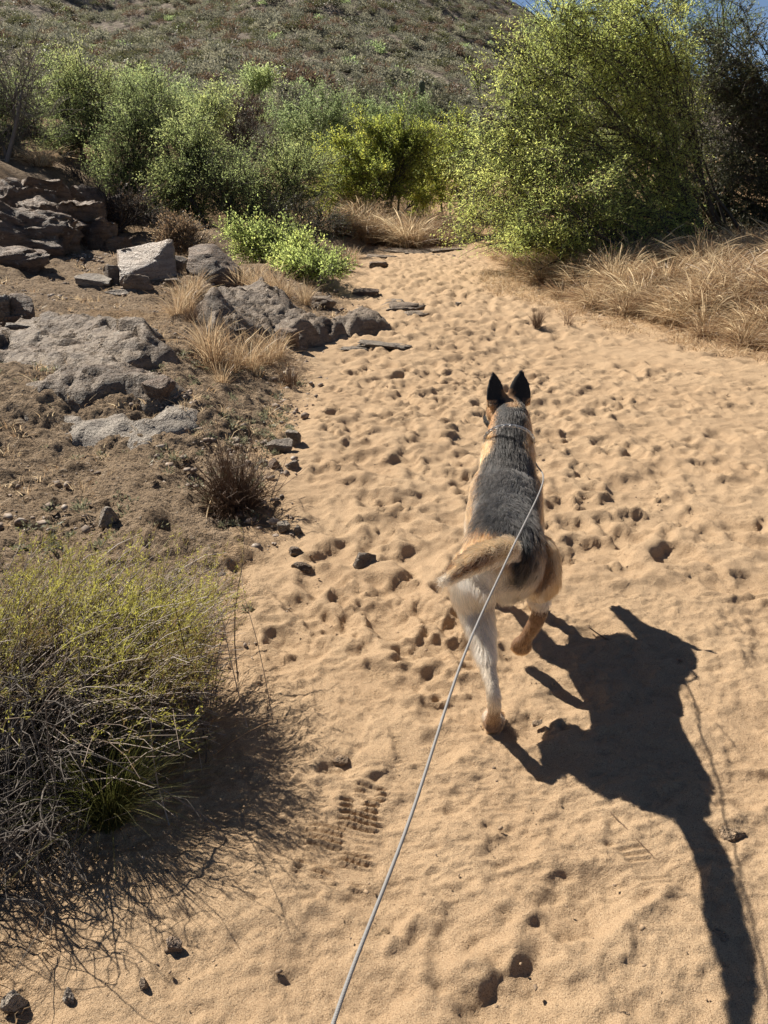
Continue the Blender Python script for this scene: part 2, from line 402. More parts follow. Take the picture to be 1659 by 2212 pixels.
def rock(name, px, py, wpx, hpx, dfac, seed, mat, label, group=None, rot=0.0, cat="rock", sink=.22, y_push=0.0, **kw):
    """px, py: foot of the stone in the photograph; wpx, hpx: its seen width and height"""
    p = hit(px, py); k = depth(p)/FPX; w = wpx*k; h = hpx*k
    me = rock_mesh((w*1.08, w*dfac, h*(1+sink)*1.12), seed, mat, **kw)
    o = link(name, me, None, (p.x, p.y + w*dfac*.5, p.z + h*.5 - h*sink*.5)); o.rotation_euler.z = rot
    return tag(o, label, cat, group)
rock("boulder", 308, 612, 112, 84, .9, 11, M_TOP, "brown boulder with a flat sunlit white top on the left bank", flat_top=(-.28, -.50, .82, .50), box=1.0, cuts=3, rough=.03, rot=.25)
rock("boulder", 455, 614, 104, 68, .8, 22, M_RED, "dark brown pointed boulder beside the low green bush", box=.2, cuts=8, rough=.05, flat_top=(.6, -.2, .7, .6))
rock("boulder", 292, 632, 56, 40, .5, 13, M_ROCK, "leaning grey slab in front of the white topped boulder", tilt=.5, box=.5)
rock("boulder", 202, 622, 72, 22, .7, 14, M_PALE, "low pale flat stone left of the white topped boulder", box=.7)
rock("boulder", 243, 612, 44, 34, .7, 15, M_ROCK, "small grey block tucked against the white topped boulder", box=.6)
rock("boulder", 376, 590, 50, 34, .8, 16, M_PALE, "pale slab behind and right of the white topped boulder", tilt=-.35, box=.6)
rock("boulder", 376, 618, 40, 12, .8, 17, M_ROCK, "flat grey stone between the two big boulders", box=.4)
rock("boulder", 46, 700, 50, 54, .8, 18, M_RED, "upright brown block at the left edge of the bank", box=.85, cuts=4, rough=.03)
rock("boulder", 8, 695, 26, 50, .8, 19, M_ROCK, "grey block cut by the left edge of the picture", box=.8, cuts=4)
rock("boulder", 30, 702, 34, 16, .8, 20, M_RED, "small brown stone at the foot of the upright block", box=.3)
rock("boulder", 255, 640, 70, 10, .8, 23, M_PALE, "thin pale slab lying below the leaning grey slab", box=.5)
def outcrop(name, label, pieces, mat, seed):
    """a ledge of bedrock: several blocks that show out of the bank; pieces = (px, py, wpx, hpx, depth factor, material)"""
    c = hit(pieces[0][0], pieces[0][1]); root = link(name, None, None, c); tag(root, label, "rock outcrop")
    rg = R(seed)
    for i, (px, py, wpx, hpx, df, m) in enumerate(pieces):
        p = hit(px, py); k = depth(p)/FPX; w, h = wpx*k, hpx*k
        me = rock_mesh((w*1.15, w*df*1.25, h*1.55), seed*31+i, m or mat, sub=5 if wpx > 110 else 4, cuts=7, rough=.17, box=.35, tilt=rg.normal(0, .06), flat_top=(rg.normal(0, .2), rg.normal(.12, .12), 1, rg.uniform(.55, .8)))
        o = link("rock_ledge", me, root, Vector((p.x, p.y + w*df*.42, p.z + h*.10)) - c); o.rotation_euler.z = rg.normal(.1, .25)
    return root
def bedrock(name, label, poly, height, mat, seed, step=.021, ledge=.07, soft=.16, blocks=()):
    """weathered rock rising out of the bank inside an outline given on the ground"""
    W = np.array([hit(*q)[:2] for q in poly]); lo, hi = W.min(0)-.12, W.max(0)+.12
    x, y = np.meshgrid(np.arange(lo[0], hi[0], step), np.arange(lo[1], hi[1], step*1.3))
    wx = x + .09*fbm(x*4+seed, y*4, o=3); wy = y + .09*fbm(x*4, y*4+seed, o=3)
    inside = np.zeros(x.shape, bool); dist = np.full(x.shape, 9.0)
    for (ax_, ay), (bx, by) in zip(W, np.roll(W, -1, 0)):
        c = ((ay > wy) != (by > wy)) & (wx < (bx-ax_)*(wy-ay)/(by-ay+1e-12)+ax_); inside ^= c
        dx, dy = bx-ax_, by-ay; t = np.clip(((wx-ax_)*dx+(wy-ay)*dy)/(dx*dx+dy*dy+1e-12), 0, 1); dist = np.minimum(dist, np.hypot(wx-ax_-t*dx, wy-ay-t*dy))
    sd = np.where(inside, dist, -dist); m = np.clip(sd/soft, -1, 1); rise = np.where(m > 0, m**.55, m)
    rs = R(seed+900); ns = max(8, int((hi[0]-lo[0])*(hi[1]-lo[1])/(.20*.26))); sx = rs.uniform(lo[0], hi[0], ns); sy = rs.uniform(lo[1], hi[1], ns)
    d1 = np.full(x.shape, 9.0); d2 = np.full(x.shape, 9.0); who = np.zeros(x.shape, int)
    ux = x + .05*fbm(x*7, y*7+seed, o=2); uy = y + .05*fbm(x*7+seed, y*7, o=2)
    for k in range(ns):                                       # blocks between joints
        d = np.hypot((ux-sx[k])*.8, uy-sy[k]); nr = d < d1
        d2 = np.where(nr, d1, np.minimum(d2, d)); d1 = np.where(nr, d, d1); who[nr] = k
    n1 = fbm(x*1.3+seed*1.7, y*1.7, o=3)
    lev = rs.uniform(.35, 1.0, ns)[who]; gx = rs.normal(0, .28, ns)[who]; gy = rs.normal(.18, .25, ns)[who]
    h = height*np.clip(.35*lev + .5 + .3*n1, .1, 1.3) + (gx*(x-sx[who]) + gy*(y-sy[who]))*min(1, height*3.2)
    crack = .030*smooth(.035, .0, d2-d1)*min(1, height*6)
    z = hmac(x, y) + np.where(rise > 0, rise*np.maximum(h - crack, .0), rise*.16) + (.010*fbm(x*13, y*13+seed, o=4, g=.66) + .004*np.abs(fbm(x*40, y*40, o=2)))*(rise > 0) - .01
    keep = sd > -soft*.9; ny, nx = x.shape; q = np.arange(ny-1)[:, None]*nx + np.arange(nx-1)[None]
    ok = keep[:-1, :-1] & keep[1:, 1:] & keep[:-1, 1:] & keep[1:, :-1]; F = np.stack([q, q+1, q+nx+1, q+nx], -1)[ok]
    used, F = np.unique(F, return_inverse=True); F = F.reshape(-1, 4); c = on_ground(*W.mean(0)); V = np.stack([x, y, z], -1).reshape(-1, 3)[used] - np.array(c)
    root = link(name, build_mesh("bedrock", V, F, mat, None, True), None, c); tag(root, label, "rock outcrop")
    rg = R(seed)
    for k, (px, py, wpx, hpx, df, mt) in enumerate(blocks):
        p = hit(px, py); kk = depth(p)/FPX; w, hh = wpx*kk, hpx*kk
        o = link("loose_block", rock_mesh((w, w*df, hh*1.3), seed*31+k, mt, sub=4, cuts=8, rough=.08, box=.45, tilt=rg.normal(0, .15)), root, Vector((p.x, p.y + w*df*.4, p.z + hh*.4)) - c); o.rotation_euler.z = rg.normal(.1, .4)
    return root
bedrock("rock_outcrop", "broad grey bedrock ledge at the left edge above the pale slabs", [(-90, 740), (60, 712), (230, 706), (310, 735), (395, 770), (335, 795), (200, 808), (-90, 800)], .15, M_ROCK, 41, blocks=[(60, 730, 90, 26, .7, M_PALE), (300, 745, 70, 24, .7, M_PALE)])
bedrock("rock_outcrop", "lower rounded grey bedrock step below the broad ledge", [(70, 830), (160, 802), (260, 798), (340, 815), (390, 850), (345, 872), (240, 866), (110, 862)], .11, M_ROCK, 49, blocks=[(345, 866, 66, 40, .8, M_RED), (300, 838, 66, 34, .8, M_RED)])
bedrock("rock_outcrop", "dark weathered bedrock hump behind the straw tufts, ending at the sand", [(435, 700), (455, 655), (560, 645), (640, 665), (670, 710), (730, 715), (745, 728), (640, 765), (600, 762), (470, 745)], .24, M_ROCK, 42, ledge=.12, blocks=[(622, 760, 56, 44, .8, M_RED), (500, 742, 60, 26, .8, M_ROCK), (680, 736, 50, 22, .8, M_ROCK), (560, 762, 50, 16, .8, M_PALE)])
bedrock("rock_outcrop", "pale low slabs flush with the bank below the lower step", [(40, 915), (170, 880), (330, 886), (440, 890), (425, 918), (335, 935), (315, 990), (240, 994), (140, 950)], .06, M_PALE, 43, ledge=.03, soft=.12)
bedrock("rock_outcrop", "smooth tan rock dome standing at the edge of the sand", [(700, 716), (735, 690), (790, 682), (832, 695), (838, 714), (765, 726)], .22, M_ROCK, 44, ledge=.3, soft=.3)
outcrop("rock_outcrop", "low dark rock ribs showing through the sand beyond the dome", [(875, 668, 80, 9, .8, None), (900, 680, 40, 5, .9, None), (850, 655, 44, 6, .8, None)], M_ROCK, 45)
outcrop("rock_outcrop", "flat dark rock rib flush with the sand nearest the straw tufts", [(838, 752, 100, 9, .45, None), (770, 756, 60, 4, .5, None)], M_DARK, 46)
outcrop("rock_outcrop", "grey rock shelf across the far end of the sandy track", [(905, 547, 150, 5, .4, None), (835, 556, 70, 5, .4, None), (965, 542, 80, 5, .4, None)], M_ROCK, 47)
rock("boulder", 790, 640, 52, 16, .7, 24, M_RED, "flat dark stone at the tip of the low green bush", box=.3)
rock("boulder", 820, 578, 40, 10, .7, 25, M_RED, "small flat stone on the far sand near the straw", box=.3)
rock("boulder", 700, 668, 60, 20, .7, 26, M_ROCK, "small ledge under the right end of the low green bush", box=.3)
outcrop("rock_outcrop", "tall shaded rock bank rising at the left edge under the trees", [
    (60, 545, 190, 110, .7, None), (30, 470, 120, 90, .7, M_RED), (130, 520, 130, 120, .7, None), (195, 540, 100, 70, .7, None), (170, 470, 80, 90, .7, None), (80, 440, 110, 70, .8, None), (25, 580, 110, 60, .7, M_RED), (235, 545, 80, 44, .8, None), (215, 480, 70, 80, .7, None)], M_RED, 48)
rock("stone", 787, 1233, 46, 30, .7, 61, M_DARK, "dark faceted stone lying alone on the sand left of the dog", cat="stone", cuts=7, box=.3, sink=.12, rot=.5)
rock("stone", 603, 978, 50, 24, .6, 62, M_PALE, "pale flat stone at the sand's edge beside a darker one", cat="stone", box=.5)
rock("stone", 636, 962, 34, 26, .8, 63, M_DARK, "dark stone touching the pale flat stone at the sand's edge", cat="stone", box=.2)
rock("stone", 592, 1016, 26, 22, .8, 64, M_RED, "brown stone below the pale flat stone by the twig tuft", cat="stone", box=.2)
rock("stone", 632, 1017, 26, 16, .7, 65, M_PALE, "small white stone just on the sand below the pale flat stone", cat="stone", box=.4)
rock("stone", 614, 1152, 30, 16, .8, 66, M_DARK, "left one of two dark stones in line below the twig tuft", cat="stone", box=.3)
rock("stone", 643, 1157, 20, 14, .8, 67, M_DARK, "right one of two dark stones in line below the twig tuft", cat="stone", box=.3)
rock("stone", 638, 1203, 36, 14, .7, 68, M_ROCK, "brownish flat stone above another on the sand's left edge", cat="stone", box=.3)
rock("stone", 650, 1240, 40, 20, .7, 69, M_ROCK, "brownish lumpy stone lowest of those on the sand's left edge", cat="stone", box=.3)
rock("stone", 230, 1135, 38, 32, .8, 70, M_PALE, "rounded pale pink stone on the bank above the green broom shrub", cat="stone", box=.1)
rock("stone", 25, 2190, 44, 42, .8, 71, M_PALE, "white stone in the bottom left corner of the picture", cat="stone", box=.1, sink=.1)
rock("stone", 145, 2170, 26, 24, .8, 72, M_PALE, "small grey stone right of the white corner stone", cat="stone", box=.1)
rock("stone", 310, 2145, 22, 24, .8, 73, M_ROCK, "small stone among the streaky shadow near the bottom", cat="stone", box=.2)
rock("stone", 375, 2062, 34, 22, .8, 74, M_RED, "smooth brown stone in the shadow's edge near the bottom", cat="stone", box=.1)
rock("stone", 735, 1655, 30, 10, .8, 75, M_CLOD, "dark clod on the sand at the tip of the shrub's shadow", cat="stone", box=.2)
rock("stone", 1162, 1570, 20, 8, .8, 76, M_CLOD, "crumbly clod beside the dog's planted hind paw", cat="stone", box=.2)
rock("stone", 990, 660, 14, 7, .8, 77, M_DARK, "tiny dark stone in the middle of the far track", cat="stone", box=.2)
rock("stone", 1350, 2215, 30, 7, .8, 78, M_CLOD, "small stone at the bottom edge right of the lead", cat="stone", box=.2)
rock("stone", 1590, 1818, 46, 13, .7, 79, M_CLOD, "dirt clod at the right edge beside the dog's shadow", cat="stone", box=.1, rough=.16, sink=.45)
rock("stone", 1560, 2042, 40, 9, .7, 80, M_CLOD, "dirt clod right of the tail's shadow near the bottom", cat="stone", box=.1, rough=.16, sink=.45)

def scatter_stones(name, label, pts, sizes, mat, seed):
    V0, F0 = ico(1); rg = R(seed); n = len(pts)
    q = rg.uniform(.55, 1.25, (n, 1, 3))*np.array([1, 1, .65]); nz = 1 + .22*rg.normal(size=(n, len(V0), 1))
    V = V0[None]*q*nz*np.asarray(sizes)[:, None, None]*.5; a = rg.uniform(0, 6.28, n); c, s = np.cos(a)[:, None], np.sin(a)[:, None]
    V = np.stack([V[..., 0]*c - V[..., 1]*s, V[..., 0]*s + V[..., 1]*c, V[..., 2]], -1) + np.asarray(pts)[:, None, :]
    F = (F0[None] + (np.arange(n)*len(V0))[:, None, None]).reshape(-1, 3)
    o = link(name, build_mesh(name, V.reshape(-1, 3), F, mat)); tag(o, label, "gravel", None, "stuff")
def gravel():
    rg = R(90); P, S = [], []
    while len(P) < 6500:
        y = 1.0 + 9.5*rg.random()**1.6; x = rg.uniform(-6, .2)
        dl, _ = edges(np.array([x]), np.array([y]))
        if dl[0] < -.08 or x < -.75*y - .4: continue
        if vnoise(x*2.2, y*2.2) < rg.uniform(-.7, .5): continue
        s = .006 + min(.050, .006*y*y)*rg.random()**5 + .0018*y; P.append((x, y, float(hmac(x, y)) + s*.12)); S.append(s)
    b = NT("gravel_stone"); pos = b.coord(); c = b.ramp(b.noise(23, 2, .5, pos), [(.3, (.085, .065, .05)), (.5, (.22, .16, .115)), (.7, (.42, .36, .30))])
    m = b.surf(b.n("BsdfPrincipled", {"Base Color": c, "Roughness": .8}))
    scatter_stones("gravel", "grey and brown gravel strewn over the left bank", P, S, m, 91)
    P, S = [], []
    while len(P) < 700:
        y = .85 + 5.5*rg.random()**1.5; x = rg.uniform(-1.0, 3.2)
        dl, dr = edges(np.array([x]), np.array([y]))
        if dl[0] > 0 or dr[0] > 0 : continue
        if vnoise(x*3.1+7, y*3.1) < rg.uniform(-.4, .8): continue
        s = .004 + .014*rg.random()**5 + .0006*y; P.append((x, y, float(hmac(x, y)) + s*.2)); S.append(s)
    b = NT("sand_crumb"); pos = b.coord(); c = b.ramp(b.noise(31, 2, .5, pos), [(.35, (.12, .085, .06)), (.6, (.33, .23, .14))])
    m = b.surf(b.n("BsdfPrincipled", {"Base Color": c, "Roughness": .9}))
    scatter_stones("sand_crumbs", "small dark crumbs of grit lying on the sand", P, S, m, 92)
gravel()
# ------------------------------------------------------------------ plants
def leaf_material(name, stops, trans=.62, rough=.55):
    """stops: colours over the tint attribute, dark to light"""
    b = NT(name); t = b.attr("tint"); c = b.ramp(t, stops)
    tc = b.mix(.55, c, (.62, .62, .06, 1), 'MIX') if False else c
    hs = b.n("HueSaturation", {"Color": c, "Saturation": 1.0, "Value": 1.95})
    d = b.n("BsdfPrincipled", {"Base Color": c, "Roughness": rough, "Specular IOR Level": .35})
    tr = b.n("BsdfTranslucent", {"Color": hs.outputs[0]})
    mx = b.n("MixShader"); b.set(mx.inputs[0], trans); b.set(mx.inputs[1], d.outputs[0]); b.set(mx.inputs[2], tr.outputs[0])
    return b.surf(mx.outputs[0])
def bark_material(name, a, c_):
    b = NT(name); pos = b.coord(); n = b.noise(30, 4, .7, pos)
    return b.surf(b.n("BsdfPrincipled", {"Base Color": b.mix(n, a, c_), "Roughness": .85, "Normal": b.bump(n, .01, .6)}))
G_MESQ = leaf_material("mesquite_leaf", [(0, (.15, .185, .060)), (.5, (.31, .365, .12)), (1, (.47, .49, .15))])
G_YEL = leaf_material("yellow_green_leaf", [(0, (.10, .125, .035)), (.5, (.25, .285, .060)), (1, (.46, .44, .09))])
G_MID = leaf_material("acacia_leaf", [(0, (.105, .135, .055)), (.5, (.22, .265, .105)), (1, (.36, .39, .15))])
G_BLUE = leaf_material("blue_green_leaf", [(0, (.12, .160, .075)), (.5, (.20, .25, .11)), (1, (.31, .35, .15))])
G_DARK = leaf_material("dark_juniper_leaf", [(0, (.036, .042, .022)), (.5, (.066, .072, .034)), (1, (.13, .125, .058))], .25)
G_GREY = leaf_material("grey_green_leaf", [(0, (.085, .090, .058)), (.5, (.16, .160, .10)), (1, (.27, .255, .155))], .3)
G_BROWN = leaf_material("dry_brown_leaf", [(0, (.060, .042, .030)), (.5, (.11, .075, .050)), (1, (.19, .13, .08))], .3)
G_STRAW = leaf_material("straw_blade", [(0, (.12, .070, .040)), (.5, (.30, .205, .120)), (1, (.58, .475, .31))], .38, .45)
G_GRASS = leaf_material("green_blade", [(0, (.030, .036, .010)), (.5, (.065, .070, .018)), (1, (.17, .15, .06))], .35)
G_BROOM = leaf_material("broom_tip", [(0, (.16, .105, .045)), (.40, (.21, .19, .055)), (1, (.42, .40, .08))], .4)
G_SCRUB = leaf_material("hill_scrub_leaf", [(0, (.050, .052, .040)), (.5, (.150, .148, .108)), (1, (.30, .28, .19))], .35, .7)
G_TWIG = leaf_material("dry_twig", [(0, (.075, .045, .028)), (.5, (.17, .105, .065)), (1, (.33, .24, .16))], .15)
G_STEM = leaf_material("broom_stem", [(0, (.06, .038, .024)), (.5, (.17, .125, .095)), (1, (.40, .34, .29))], .1)
B_DARK = bark_material("dark_bark", (.030, .023, .018, 1), (.075, .058, .045, 1))
B_GREY = bark_material("grey_bark", (.10, .085, .070, 1), (.21, .18, .15, 1))
B_GREEN = bark_material("green_bark", (.07, .085, .035, 1), (.13, .14, .06, 1))

def tubes(P, Rd, sides=3, base=0):
    """P (N,S,3) polylines, Rd (N,S) radii -> vertices, quads"""
    N, S, _ = P.shape
    T = np.empty_like(P); T[:, 1:-1] = P[:, 2:] - P[:, :-2]; T[:, 0] = P[:, 1]-P[:, 0]; T[:, -1] = P[:, -1]-P[:, -2]
    T /= np.linalg.norm(T, axis=2, keepdims=True) + 1e-9
    ref = np.where(np.abs(T[..., 2:3]) > .9, np.array([1., 0, 0]), np.array([0, 0, 1.]))
    A = np.cross(T, ref); A /= np.linalg.norm(A, axis=2, keepdims=True) + 1e-9; B = np.cross(T, A)
    an = np.linspace(0, 2*np.pi, sides, endpoint=False)
    V = P[:, :, None, :] + Rd[:, :, None, None]*(A[:, :, None, :]*np.cos(an)[None, None, :, None] + B[:, :, None, :]*np.sin(an)[None, None, :, None])
    idx = np.arange(N*S*sides).reshape(N, S, sides) + base
    a = idx[:, :-1, :]; b = np.roll(a, -1, 2); d = idx[:, 1:, :]; c = np.roll(d, -1, 2)
    return V.reshape(-1, 3), np.stack([a, b, c, d], -1).reshape(-1, 4)
def curve_pts(A, B, S, rg, bend=.15, lift=0.0):
    """bent polylines from A to B (N,3)"""
    t = np.linspace(0, 1, S)[None, :, None]; L = np.linalg.norm(B-A, axis=1)[:, None, None]
    o = rg.normal(size=(len(A), 1, 3))*bend*L; o2 = rg.normal(size=(len(A), 1, 3))*bend*.5*L
    P = A[:, None]*(1-t) + B[:, None]*t + o*(t*(1-t)*2) + o2*np.sin(t*6.283)*.5
    P[..., 2] += (lift*L*(t*(1-t)*4))[..., 0]
    return P
def leaf_quads(C, D, L, W, rg):
    """pointed leaflets: centre C, direction D, length L, width W"""
    n = len(C); D = D/(np.linalg.norm(D, axis=1, keepdims=True)+1e-9); q = rg.normal(size=(n, 3)); S = np.cross(D, q); S /= np.linalg.norm(S, axis=1, keepdims=True)+1e-9
    L = np.broadcast_to(L, n)[:, None]; W = np.broadcast_to(W, n)[:, None]
    V = np.stack([C - D*L*.5, C + S*W*.5 - D*L*.05, C + D*L*.5, C - S*W*.5 - D*L*.05], 1)
    return V.reshape(-1, 3), np.arange(n*4).reshape(n, 4)
def tree(name, label, base, lobes, leafm, barkm, seed, cat="tree", group=None, n2=10, n3=7, nl=16, leaf=(.044, .0105), trunk_r=.09, droop=0.0, twig=.45, up=.2, stems=None, tint=(.45, .22), feather=.05, lean=None, bare=0.0):
    """lobes: (x, y, z, rx, ry, rz) in metres from the foot. Limbs run to the lobes, branches fill them, twigs carry leaflets."""
    rg = R(seed); root = link(name, None, None, base); tag(root, label, cat, group)
    lobes = np.array(lobes, float); nlb = len(lobes); C = lobes[:, :3]; E = lobes[:, 3:]
    k0 = stems or 1
    foot = np.stack([rg.normal(0, .12*max(k0-1, 0)+.01, nlb), rg.normal(0, .12*max(k0-1, 0)+.01, nlb), np.full(nlb, -.12)], 1)
    LP = curve_pts(foot, C, 12, rg, .10, .06)
    if lean is not None:
        t = np.linspace(0, 1, 12)[None, :, None]; LP = LP + np.array(lean)[None, None]*(t*(1-t)**2*4)
    LR = trunk_r*(1-.82*np.linspace(0, 1, 12)[None]**.8)*rg.uniform(.55, 1.0, (nlb, 1)); 
    vs_, fs_ = [], []; off = 0
    def add(P, Rr, sides):
        nonlocal off
        v, f = tubes(P, Rr, sides, off); vs_.append(v); fs_.append(f); off += len(v)
    add(LP, LR, 5)
    vol = np.prod(E, axis=1)**(1/3.); cnt = np.maximum((n2*vol/vol.mean()).astype(int), 3); li = np.repeat(np.arange(nlb), cnt); N2 = len(li)
    d = rg.normal(size=(N2, 3)); d /= np.linalg.norm(d, axis=1, keepdims=True); rr = rg.uniform(.45, 1.0, (N2, 1))**.6
    tgt = C[li] + d*rr*E[li]*(1 + .18*rg.normal(size=(N2, 1))); tgt[:, 2] = np.maximum(tgt[:, 2], .15)
    si = rg.integers(4, 12, N2); A = LP[li, si]
    BP = curve_pts(A, tgt, 7, rg, .12, .06 - droop*.2); br = (LR[li, si]*.55)[:, None]*(1-.85*np.linspace(0, 1, 7)[None]); add(BP, np.maximum(br, .004), 3)
    # twigs
    bi = np.repeat(np.arange(N2), n3); N3 = len(bi); tt = rg.uniform(.25, 1.0, N3)*6; i0 = np.minimum(tt.astype(int), 5); fr = (tt-i0)[:, None]
    TA = BP[bi, i0]*(1-fr) + BP[bi, i0+1]*fr
    od = BP[bi, -1] - BP[bi, 0]; od /= np.linalg.norm(od, axis=1, keepdims=True)+1e-9
    outw = TA - C[li[bi]]; outw /= np.linalg.norm(outw, axis=1, keepdims=True)+1e-9
    td = od*.5 + outw*.5 + rg.normal(size=(N3, 3))*.55 + np.array([0, 0, up]); td /= np.linalg.norm(td, axis=1, keepdims=True)
    tl = twig*rg.uniform(.5, 1.25, N3)[:, None]
    TB = TA + td*tl; TB[:, 2] -= droop*tl[:, 0]; TB[:, 2] = np.maximum(TB[:, 2], .05)
    TP = curve_pts(TA, TB, 5, rg, .10, .05); add(TP[:, [0, 2, 4]], np.tile(np.linspace(.0050, .0020, 3), (N3, 1))*(1 + trunk_r*2), 3)
    link("trunk", build_mesh("trunk", np.concatenate(vs_), np.concatenate(fs_), barkm, None, True), root)
    # leaflets
    keep = rg.random(N3) >= bare; LPs = TP[keep]; ci = li[bi][keep]; N4 = len(LPs)
    lt = np.linspace(.12, 1.0, nl)*4; j0 = np.minimum(lt.astype(int), 3); f2 = (lt-j0)[None, :, None]
    P = LPs[:, j0]*(1-f2) + LPs[:, j0+1]*f2; P = P.reshape(-1, 3); n = len(P)
    D = np.repeat(LPs[:, -1]-LPs[:, 0], nl, 0); D /= np.linalg.norm(D, axis=1, keepdims=True)+1e-9
    s = rg.normal(size=(n, 3)); dd = D*.45 + s*.7; dd[:, 2] -= droop*.5
    P = P + s*feather*rg.random((n, 1))
    V, F = leaf_quads(P, dd, leaf[0]*rg.uniform(.6, 1.3, n), leaf[1]*rg.uniform(.7, 1.3, n), rg)
    tb = tint[0] + .18*rg.normal(size=nlb)[ci] + tint[1]*rg.normal(size=N4); tn = np.repeat(np.clip(np.repeat(tb, nl) + .12*rg.normal(size=n), 0, 1), 4)
    link("crown", build_mesh("crown", V, F, leafm, {"tint": tn}), root)
    return root
def lobes_px(base, Y, boxes, thick=.45):
    """crown lobes from outlines seen at distance Y: (centre px, centre py, half width px, half height px, offset in depth)"""
    out = []
    for px, py, hw, hh, dy in boxes:
        c = at(px, py, Y+dy); k = depth(c)/FPX
        out.append((c.x-base.x, c.y-base.y, c.z-base.z, hw*k, hw*k*thick, hh*k*1.02))
    return out
def stand(px, Y): d = ray(px, 500); return on_ground(d[0]/d[1]*Y*1.0, Y)

# big feathery tree over the right bank
b0 = on_ground(5.4, 12.2)
tree("mesquite_tree", "large feathery light green tree leaning over the straw on the right", b0, lobes_px(b0, 11.4, [
    (1300, 20, 120, 70, .4), (1200, 50, 80, 60, .3), (1410, 30, 80, 80, .5), (1260, 520, 100, 50, -.5), (1420, 480, 80, 50, .2), (1150, 470, 80, 60, -.6), (1190, 150, 110, 110, .3), (1300, 120, 110, 110, .8), (1120, 110, 70, 70, .2), (1180, 330, 130, 110, -.3), (1310, 290, 120, 120, .2), (1090, 400, 90, 90, -.2), (1230, 450, 130, 90, -.9),
    (1370, 400, 100, 100, .3), (1060, 480, 80, 70, .3), (1120, 545, 70, 55, -1.0), (1400, 170, 80, 100, .6), (1050, 330, 60, 60, .3), (1330, 470, 90, 50, -.6), (1010, 420, 45, 60, .6), (1105, 235, 85, 80, 0), (1045, 240, 50, 60, .2), (1160, 585, 70, 30, -1.1), (1430, 290, 80, 90, .2)]),
    G_MESQ, B_DARK, 101, n2=24, n3=11, nl=25, leaf=(.046, .0088), trunk_r=.045, droop=.25, twig=.42, stems=2, tint=(.66, .24), feather=.06, lean=(0, 0, -.4))
b0 = on_ground(6.9, 12.6)
tree("juniper_tree", "dark grey green tree filling the right edge of the picture", b0, lobes_px(b0, 12.4, [
    (1600, 100, 110, 130, 0), (1560, 260, 90, 110, -.2), (1640, 330, 100, 120, -.3), (1540, 400, 70, 70, .3), (1620, 470, 90, 70, .2), (1500, 330, 60, 80, .6), (1700, 200, 100, 160, .2), (1530, 130, 60, 90, .4), (1690, 470, 90, 90, -.2), (1510, 505, 80, 50, .2), (1610, 545, 90, 45, -.2), (1700, 560, 80, 50, -.4), (1440, 430, 60, 60, .7)]),
    G_DARK, B_DARK, 102, n2=27, n3=10, nl=22, leaf=(.054, .016), trunk_r=.075, droop=.35, twig=.40, stems=3, tint=(.5, .28), feather=.06, bare=.05)
b0 = on_ground(5.6, 15.5)
tree("palo_verde_tree", "tall airy tree standing behind the feathery one against the sky", b0, lobes_px(b0, 15.5, [
    (1200, 60, 60, 60, 0), (1280, 60, 70, 90, .3), (1370, 90, 70, 90, 0), (1440, 60, 70, 90, .3), (1330, -30, 120, 70, .3), (1470, 150, 50, 70, 0), (1560, 0, 90, 120, .5)]),
    G_BLUE, B_GREEN, 103, n2=24, n3=10, nl=20, leaf=(.06, .012), trunk_r=.05, twig=.5, stems=2, tint=(.5, .2), feather=.06, bare=.1)
